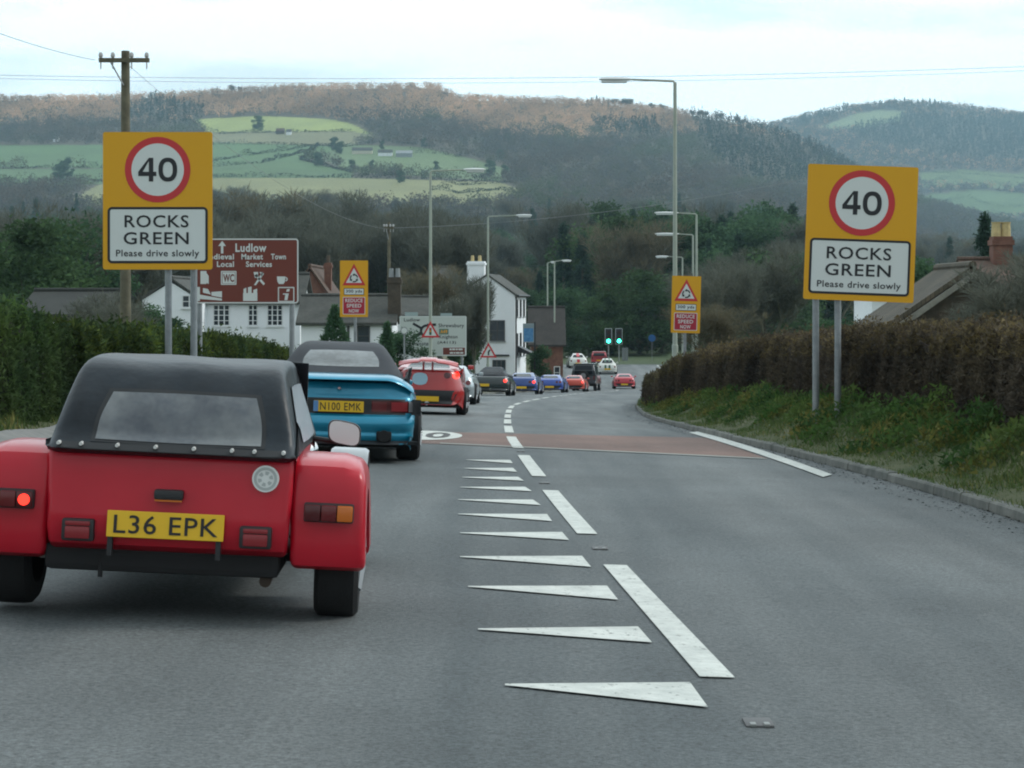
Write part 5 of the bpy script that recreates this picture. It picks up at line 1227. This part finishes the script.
for sd_, nm in (('left', 'left'), ('right', 'right')):
    decal('side_screen', bv, [(.28,.82),(1.28,.82),(1.15,1.08),(.42,1.08)], mat('side_screen_pvc', (.42,.48,.54), .2, spec=.6), hood, nm, .008, 8, rnd=.12)
bm_ = MB()
bandm = decal('hood_hem', bv, [(-.555,.762),(.555,.762),(.548,.80),(-.548,.80)], mat('hood_binding', (0,0,0)), hood, 'rear', .007, 16)
for xx in (-.50,-.40,-.24,-.07,.10,.27,.37,.50): MB().tube([(xx,-.085,.792),(xx,-.02,.792)], [.008,.012], 10).build('snap_fastener', mat('snap_metal', (.6,.6,.58), .4), hood)
ws = MB().prism([(1.36,.79),(1.40,.79),(1.28,1.18),(1.25,1.18)], 'x', -.52, .52).build('windscreen', glassm, t)
for sx in (-1, 1):
    ms = MB(); n = 20; V = []; mp_ = Vector((.725, 1.2, .835)) if sx > 0 else Vector((-.60, 1.25, .86))
    for yy, s_ in ((-.045,1.0),(-.03,1.04),(.02,.8),(.05,.35)):
        for i in range(n):
            a = 2*math.pi*i/n; cxx = math.copysign(abs(math.cos(a))**.55, math.cos(a)); czz = math.copysign(abs(math.sin(a))**.6, math.sin(a)); V.append(mp_+Vector((cxx*.082*s_, yy, czz*.060*s_-cxx*.012*sx)))
    Fc = [(i*n+j, i*n+(j+1)%n, (i+1)*n+(j+1)%n, (i+1)*n+j) for i in range(3) for j in range(n)]+[tuple(range(n)), tuple(3*n+j for j in range(n))]
    mo = ms.add(V, Fc).tube([tuple(mp_+Vector((-sx*.02,.02,-.05))), (sx*.54, 1.22, .80), (sx*.50, 1.24, .79)], .014, 8).build('wing_mirror', trimm, t, True)
    flat('mirror_glass', [[(mp_.x+math.copysign(abs(math.cos(a))**.55, math.cos(a))*.077, mp_.z+math.copysign(abs(math.sin(a))**.6, math.sin(a))*.056-math.copysign(abs(math.cos(a))**.55, math.cos(a))*.012*sx) for a in np.linspace(0, 2*math.pi, 30)[:-1]]], mat('mirror_face', (.66,.72,.70), .35), mo, mp_.y-.047)
MB().tube([(-.62,.35,.26),(-.62,1.6,.27)], .035, 10).build('exhaust', mat('exhaust_steel', (.2,.19,.18), .4, metal=.8), t, True)
MB().tube([(-.66,.46,.285),(.66,.46,.285)], .035, 8).tube([(-.66,2.75,.275),(.66,2.75,.275)], .025, 8).build('axle', underm, t, True)
for sx in (-1, 1): MB().tube([(sx*.42,2.98,.62),(sx*.42,3.06,.62),(sx*.42,3.09,.62)], [.04,.09,.085], 16).tube([(sx*.42,3.0,.6),(sx*.3,2.9,.45)], .015, 6).build('headlight', chromem, t, True)

# ---- metallic blue convertible
bluep = mat('metallic_blue', (.008,.24,.38), .30, metal=.35, coat=.6, var=.12, scale=2); soft2 = mat('soft_top_grey', (.016,.020,.027), .7, var=.15, scale=3, bump=.2)
t = thing('blue_convertible', 'metallic blue convertible with dark soft top and low spoiler following the roadster', 'car'); on_road(t, px_road(337, 20.9), 20.9, -.072)
bw = lambda y, z: .85-.03*max(z-.62, 0)/.3-.05*max(.35-z, 0)/.2-(.05*max(.6-y, 0)/.6)
body = shell('body', [(.08,.19),(.02,.23),(.0,.285),(.012,.32),(-.012,.37),(-.02,.42),(.01,.485),(.05,.52),(.05,.66),(.075,.72),(.10,.80),(.16,.85),(.55,.86),(1.3,.87),(2.6,.80),(3.6,.64),(4.25,.48),(4.33,.34),(4.2,.20),(2.2,.17)], bw, .085, bluep, t, bow=.16, bowf=.35, sub=3, yr=(0,4.33))
for v in body.data.vertices: v.co.z -= .15*(max(abs(v.co.x)-.58, 0)/.28)**2*min(max((v.co.z-.60)/.2, 0), 1)*(v.co.y < 2.2)
arches(body, (.88, 3.35), .345, .86, .32)
for sx in (-1, 1):
    wheel(t, sx*.755, .88, .32, .25, sx); wheel(t, sx*.75, 3.35, .31, .22, sx)
sp = shell('spoiler', [(-.06,.868),(.0,.90),(.16,.925),(.60,.93),(.62,.895),(.20,.885),(.02,.862)], lambda y, z: .79, .03, bluep, t, bow=.26, sub=2, yr=(-.06,1.2), nst=24)
for v in sp.data.vertices: v.co.z -= .13*(max(abs(v.co.x)-.48, 0)/.30)**2; v.co.x *= 1.0
cabin = shell('soft_top', [(.34,.86),(.60,1.03),(.90,1.17),(1.25,1.25),(1.7,1.27),(2.05,1.24),(2.55,1.0),(2.8,.82),(1.5,.80)], lambda y, z: .77-max(z-.86, 0)*.62, .16, soft2, t, bow=.26, sub=3, yr=(.28,2.8), nst=12)
bv = bvh([cabin]); decal('rear_window', bv, [(-.44,1.0),(.44,1.0),(.36,1.175),(-.36,1.175)], mat('plastic_rear_window', (.13,.145,.15), .25, spec=.5, var=.3, scale=4), cabin, 'rear', .006, 12, rnd=.22)
for sd_ in ('left', 'right'): decal('side_window', bv, [(1.1,.90),(2.3,.90),(1.95,1.11),(1.25,1.12)], glassm, cabin, sd_, .006, 8)
decal('windscreen', bv, [(-.62,.90),(.62,.90),(.48,1.15),(-.48,1.15)], glassm, cabin, 'front', .006, 8)
bv = bvh([body])
decal('tail_panel', bv, [(-.86,.508),(.86,.508),(.86,.672),(-.86,.672)], trimm, body, 'rear', .004, 20)
for sx in (-1, 1):
    q_ = lambda a, b_, c, d: [(min(sx*a, sx*b_), c), (max(sx*a, sx*b_), c), (max(sx*a, sx*b_), d), (min(sx*a, sx*b_), d)]
    tl = decal('tail_light', bv, q_(.34, .83, .53, .655), lampdark, t, 'rear', .008, 8)
    decal('lens', bv, q_(.55, .72, .545, .64), mat('lamp_red_mid', (.24,.02,.025), .25), tl, 'rear', .014, 4); decal('lens', bv, q_(.735, .825, .54, .648), lampclr, tl, 'rear', .014, 4); decal('lens', bv, q_(.35, .50, .545, .64), lampred, tl, 'rear', .014, 4)
plate(t, 'N100 EMK', 0, .585, .02, .52, .115, 0, shift=.028)
MB().prism(rrect(-.265,-.215,.53,.64,.004), 'y', .005, .012).build('plate_band', mat('plate_band_blue', (.10,.25,.5), .5), t)
decal('diffuser', bv, [(-.84,.19),(.84,.19),(.84,.235),(-.84,.235)], trimm, body, 'rear', .004, 16)
MB().tube([(.48,-.02,.285),(.48,.35,.285)], [.062,.062], 18).box(.40, .56, .0, .2, .235, .335, .02).build('exhaust', underm, t, True)
MB().prism([(-.02,.775),(.0,.79),(.02,.775),(0,.76)], 'y', .03, .10).build('badge', chromem, t)
MB().box(-.78, .78, .2, 4.1, .16, .24).build('underbody', underm, t)
for sx in (-1, 1): MB().box(*sorted((sx*.72, sx*.82)), 2.35, 2.50, .79, .85, .03).build('wing_mirror', bluep, t, True)
for sx in (-1, 1): decal('headlight', bv, [(sx*.5-.14,.50),(sx*.5+.14,.50),(sx*.5+.14,.56),(sx*.5-.14,.56)], lampclr, t, 'front', .008, 4)

# ---- general sports car for the rest of the queue
def sports_car(name, label, pm, X_, Y_, dirx, Wd=1.72, Ln=3.9, H=1.15, s=1, spoiler=False, convertible=False, lit=(), stripe=None, pl=True, boot=.80, round_lamps=True, roofm=None, number=None, tail_dark=True, lampz=.56, Hb=None, rs=.12):
    t = thing(name, label, 'car'); w_ = Wd/2; k = Ln/3.9; on_road(t, X_, Y_, dirx, s)
    bw = lambda y, z: w_-.10*max(z-.55, 0)/.3-.05*max(.35-z, 0)/.2-(.06*max(.5-y, 0)/.5)
    body = shell('body', [(.12,.19),(.02,.30),(-.02,.45),(.0,.62),(.05,boot-.07),(.14,boot),(.5*k,boot+.03),(1.6*k,.80),(2.7*k,.76),(3.4*k,.64),(3.82*k,.48),(3.88*k,.34),(3.75*k,.19),(2*k,.16)], bw, rs, pm, t, bow=.22, bowf=.4, sub=3, yr=(0, 3.9*k))
    arches(body, (.72, 3.05*k), .345, w_-.03, .31)
    for sx in (-1, 1):
        wheel(t, sx*(w_-.125), .72, .31, .23, sx); wheel(t, sx*(w_-.12), 3.05*k, .30, .2, sx)
    cab = shell('roof' if not convertible else 'soft_top', [(.22*k,boot-.02),(.75*k,H*.90),(1.15*k,H*.985),(1.55*k,H),(1.9*k,H*.965),(2.6*k,.80),(2.7*k,.72),(1.4*k,.70)], lambda y, z: (w_-.10)-max(z-boot, 0)*.75, .14, roofm or (soft2 if convertible else pm), t, bow=.25, sub=3, yr=(.22*k, 2.7*k))
    bc = bvh([cab]); hh = H-boot
    decal('rear_window', bc, [(-.50,boot+hh*.20),(.50,boot+hh*.20),(.38,boot+hh*.78),(-.38,boot+hh*.78)], glassm, cab, 'rear', .006, 8, rnd=.2)
    for sd_ in ('left', 'right'): decal('side_window', bc, [(.95*k,boot+.03),(2.3*k,boot+.03),(1.85*k,boot+hh*.8),(1.15*k,boot+hh*.8)], glassm, cab, sd_, .006, 6)
    decal('windscreen', bc, [(-.55,boot+.02),(.55,boot+.02),(.42,boot+hh*.85),(-.42,boot+hh*.85)], glassm, cab, 'front', .006, 6)
    bb = bvh([body])
    if tail_dark: decal('diffuser', bb, [(-w_*.60,.20),(w_*.60,.20),(w_*.80,.42+.12*spoiler),(-w_*.80,.42+.12*spoiler)], trimm, body, 'rear', .004, 12)
    else: decal('diffuser', bb, [(-w_*.8,.20),(w_*.8,.20),(w_*.8,.26),(-w_*.8,.26)], trimm, body, 'rear', .004, 12)
    for sx in (-1, 1):
        xs_ = [.62, .43] if round_lamps == 2 else [.62]
        for i, xx in enumerate(xs_):
            m_ = brakem if (sx, i) in lit or (sx in lit and i == 0) else (lampred if i == 0 else lampdark); a = .075 if round_lamps else .09
            decal('tail_light', bb, [(sx*xx-a*(1 if round_lamps else 1.5),lampz),(sx*xx+a*(1 if round_lamps else 1.5),lampz),(sx*xx+a*(1 if round_lamps else 1.5),lampz+a*1.9),(sx*xx-a*(1 if round_lamps else 1.5),lampz+a*1.9)], m_, t, 'rear', .008, 8, rnd=1.0 if round_lamps else .1)
        decal('headlight', bb, [(sx*.58-.12,.52),(sx*.58+.12,.52),(sx*.58+.12,.62),(sx*.58-.12,.62)], lampclr, t, 'front', .008, 6, rnd=.6)
        MB().box(*sorted((sx*(w_-.04), sx*(w_+.10))), 2.2*k, 2.33*k, boot+.03, boot+.13, .03).build('wing_mirror', pm, t, True)
    if pl: plate(t, None, pl if isinstance(pl, float) else 0, .345 if tail_dark else .44, -.035, .52, .112)
    if spoiler:
        sp = shell('spoiler', [(-.13,H-.055),(-.11,H-.03),(.05,H+.02),(.35,H+.04),(.36,H+.015),(.06,H-.02),(-.10,H-.065)], lambda y, z: w_-.21, .02, pm, t, bow=.35, sub=2, yr=(-.1, .9), nst=24)
        for v in sp.data.vertices: v.co.z -= .09*(abs(v.co.x)/(w_-.21))**2.5-.025*(abs(v.co.x) < .18)
        for sx in (-1, 1): MB().prism([(.0,boot-.02),(.30,boot-.02),(.22,H-.02),(-.02,H-.05)], 'x', *sorted((sx*.08, sx*.12))).build('spoiler_support', pm, sp)
    if stripe:
        for xx in stripe[1]:
            decal('stripe', bc, [(xx-stripe[2],.45*k),(xx+stripe[2],.45*k),(xx+stripe[2],2.2*k),(xx-stripe[2],2.2*k)], stripe[0], cab, 'top', .005, 10)
            decal('stripe', bb, [(xx-stripe[2],.36),(xx+stripe[2],.36),(xx+stripe[2],boot-.01),(xx-stripe[2],boot-.01)], stripe[0], body, 'rear', .005, 8)
    if number:
        m_, x_, z_, rr_ = number; decal('number_patch', bb, [(x_-rr_,z_-rr_*.8),(x_+rr_,z_-rr_*.8),(x_+rr_,z_+rr_*.8),(x_-rr_,z_+rr_*.8)], m_, body, 'rear', .009, 8, rnd=.8)
    MB().box(-w_+.15, w_-.15, .2, 3.6*k, .155, .22).build('underbody', underm, t)
    MB().tube([(0,-.02,.25),(0,.2,.25)], .05, 12).build('exhaust', chromem, t, True)
    return t
sports_car('sports_coupe', 'bright red sports coupe with a raised rear wing right behind the blue convertible', paint('coupe_red', (.42,.022,.022), .3), px_road(426.5, 44), 44, .0, 1.74, 3.8, 1.20, 1.0, spoiler=True, lit=(1,), round_lamps=2, number=(mat('number_patch_pale', (.32,.50,.60), .5), -.17, .78, .17), boot=.99, lampz=.80, rs=.24)
sports_car('sports_coupe', 'silver sports coupe half hidden by the red winged coupe', mat('silver_paint', (.42,.47,.49), .3, metal=.4, coat=.5), px_road(446, 58), 58, .03, 1.72, 3.8, 1.13, 1.0, boot=.82)
sports_car('convertible_car', 'dark green black convertible behind the silver coupe with a yellow plate', mat('dark_green_paint', (.012,.022,.022), .3, coat=.6), px_road(490, 84), 84, .08, 1.68, 3.9, 1.22, 1.0, convertible=True, lit=(1,), pl=-.3, round_lamps=1, tail_dark=False)
sports_car('convertible_car', 'dark blue convertible behind the dark green one in the queue', paint('blue_paint', (.018,.06,.24), .3), px_road(521.5, 103), 103, .10, 1.74, 3.9, 1.12, 1.0, convertible=True, lit=(1,-1), round_lamps=2, roofm=paint('blue_paint', (0,0,0)), boot=.84)
sports_car('sports_coupe', 'royal blue low sports coupe following the dark blue convertible', paint('royal_blue_paint', (.02,.07,.36), .3), px_road(549.5, 118), 118, .12, 1.72, 3.8, 1.06, 1.0, boot=.80, round_lamps=2)
sports_car('sports_coupe', 'small orange red sports car in front of the dark off road vehicle, brake lamp lit', paint('orange_red_paint', (.55,.05,.02), .3), px_road(573, 131), 131, .12, 1.62, 3.7, 1.08, 1.0, boot=.80, lit=(1,), pl=False)
sports_car('sports_coupe', 'lone red sports car driving on the right beside the queue', paint('bright_red_paint', (.48,.012,.03), .3), px_road(624.5, 150), 150, .02, 1.72, 3.8, 1.13, 1.0, boot=.84, round_lamps=2)
stripeg = mat('stripe_green', (.02,.10,.06), .4)
whitep = paint('white_paint', (.66,.67,.62), .35); 
sports_car('small_white_car', 'white car with dark green stripes near the junction', whitep, px_road(607.5, 188), 188, .02, 1.72, 3.7, 1.30, 1.12, stripe=(stripeg, (-.17,.17), .08), boot=.84, tail_dark=False)
sports_car('small_white_car', 'white car with red markings on the left of the junction', whitep, px_road(578.5, 204), 204, -.04, 1.72, 3.7, 1.25, 1.18, stripe=(mat('stripe_red', (.5,.03,.04), .4), (0,), .13), boot=.84, tail_dark=False)
# ---- dark off-road vehicle with a spare wheel, and the red estate ahead
def box_car(name, label, pm, X_, Y_, dirx, Wd, Ln, H, belt, spare=False, roofc=None, low=.35, rear_slope=.10, lit=()):
    t = thing(name, label, 'car'); w_ = Wd/2; on_road(t, X_, Y_, dirx)
    body = shell('body', [(.04,low),(.0,low+.25),(.0,belt-.05),(.05,belt),(Ln*.65,belt),(Ln*.68,belt-.06),(Ln-.12,belt-.14),(Ln,belt-.3),(Ln,low+.1),(Ln-.1,low)], w_, .07, pm, t, bow=.05, bowf=.15, sub=2, yr=(0, Ln))
    arches(body, (.78, Ln-.8), .42, w_-.03, .38); 
    for sx in (-1, 1): wheel(t, sx*(w_-.12), .78, .38, .24, sx); wheel(t, sx*(w_-.12), Ln-.8, .38, .24, sx)
    cab = shell('cabin', [(.05,belt-.04),(.05+rear_slope,H-.10),(.16+rear_slope,H),(Ln*.45,H+.01),(Ln*.52,H-.04),(Ln*.66,belt-.02)], lambda y, z: w_-.04-max(z-belt, 0)*.16, .08, roofc or pm, t, bow=.04, sub=2, yr=(0, Ln*.66))
    bc = bvh([cab, body]); wz0, wz1 = belt+.06, H-.14
    decal('rear_window', bc, [(-w_*.74,wz0),(w_*.74,wz0),(w_*.66,wz1),(-w_*.66,wz1)], glassm, cab, 'rear', .006, 8, rnd=.1)
    for sd_ in ('left', 'right'):
        for y0_, y1_ in ((.35, Ln*.27), (Ln*.29, Ln*.5)): decal('side_window', bc, [(y0_,wz0),(y1_,wz0),(y1_-.03,wz1),(y0_+.05,wz1)], glassm, cab, sd_, .006, 6)
    decal('windscreen', bc, [(-w_*.8,wz0),(w_*.8,wz0),(w_*.7,wz1),(-w_*.7,wz1)], glassm, cab, 'front', .006, 6)
    for sx in (-1, 1):
        decal('tail_light', bc, [(sx*(w_-.15)-.06,low+.35),(sx*(w_-.15)+.06,low+.35),(sx*(w_-.15)+.06,low+.62),(sx*(w_-.15)-.06,low+.62)], brakem if sx in lit else lampred, t, 'rear', .008, 4)
        decal('headlight', bc, [(sx*(w_-.28)-.12,belt-.5),(sx*(w_-.28)+.12,belt-.5),(sx*(w_-.28)+.12,belt-.32),(sx*(w_-.28)-.12,belt-.32)], lampclr, t, 'front', .008, 4)
        MB().box(*sorted((sx*(w_-.02), sx*(w_+.16))), Ln*.55, Ln*.58, belt+.02, belt+.2, .03).build('wing_mirror', trimm, t, True)
    MB().box(-w_+.02, w_-.02, -.10, .02, low-.02, low+.14, .03).build('bumper', trimm, t, True)
    MB().box(-w_+.2, w_-.2, .2, Ln-.3, low-.12, low+.02).build('underbody', underm, t)
    plate(t, None, -.35 if spare else 0, low+.22, -.11, .52, .112)
    if spare:
        sw = MB().tube([(0,-.24,belt-.05),(0,-.05,belt-.05)], [.36,.37], 26).build('spare_wheel', tyrem, t, True); MB().tube([(0,-.26,belt-.05),(0,-.22,belt-.05)], .19, 20).build('cover_centre', lampclr, sw, True)
    return t
box_car('off_road_vehicle', 'dark off road vehicle with a spare wheel on its tail beyond the orange car', paint('dark_grey_paint', (.03,.036,.042), .4), px_road(583.5, 141), 141, .14, 1.78, 4.1, 1.92, 1.12, True, low=.45)
box_car('hatchback', 'red hatchback at the head of the queue below the traffic lights', paint('dark_red_paint', (.38,.03,.04), .35), px_road(599, 213), 213, .05, 1.72, 4.0, 1.45, .92, rear_slope=.35, low=.30, roofc=None)
box_car('hatchback', 'dark car half hidden to the left of the white car at the junction', paint('deep_green_paint', (.02,.07,.04), .35), px_road(568, 212), 212, -.25, 1.7, 4.0, 1.42, .9, rear_slope=.3, low=.30) if False else None

# ---------------------------------------------------------------- haze over the valley
hz = MB().box(-3600, 3600, -80, 6600, -30, 760).build('haze', None) if False else None
me = bpy.data.meshes.new('haze'); bm = bmesh.new(); bmesh.ops.create_cube(bm, size=1)
for v in bm.verts: v.co = (v.co.x*7600, 3300+v.co.y*7500, 330+v.co.z*900)
bm.to_mesh(me); bm.free(); hz = bpy.data.objects.new('haze', me); C.objects.link(hz); hz['kind'] = 'stuff'
m = bpy.data.materials.new('haze'); m.use_nodes = True; t_ = m.node_tree; t_.nodes.clear(); o_ = t_.nodes.new('ShaderNodeOutputMaterial'); pv = t_.nodes.new('ShaderNodeVolumePrincipled')
pv.inputs['Density'].default_value = .00013; pv.inputs['Color'].default_value = (.55,.84,1.0,1); pv.inputs['Anisotropy'].default_value = .2
t_.links.new(pv.outputs[0], o_.inputs['Volume']); me.materials.append(m)
# drop prototypes that never found a place
for pl in (bares, ivies, evers, conis):
    for p in pl:
        if not p.used:
            for c in list(p.o.children): bpy.data.objects.remove(c)
            bpy.data.objects.remove(p.o)
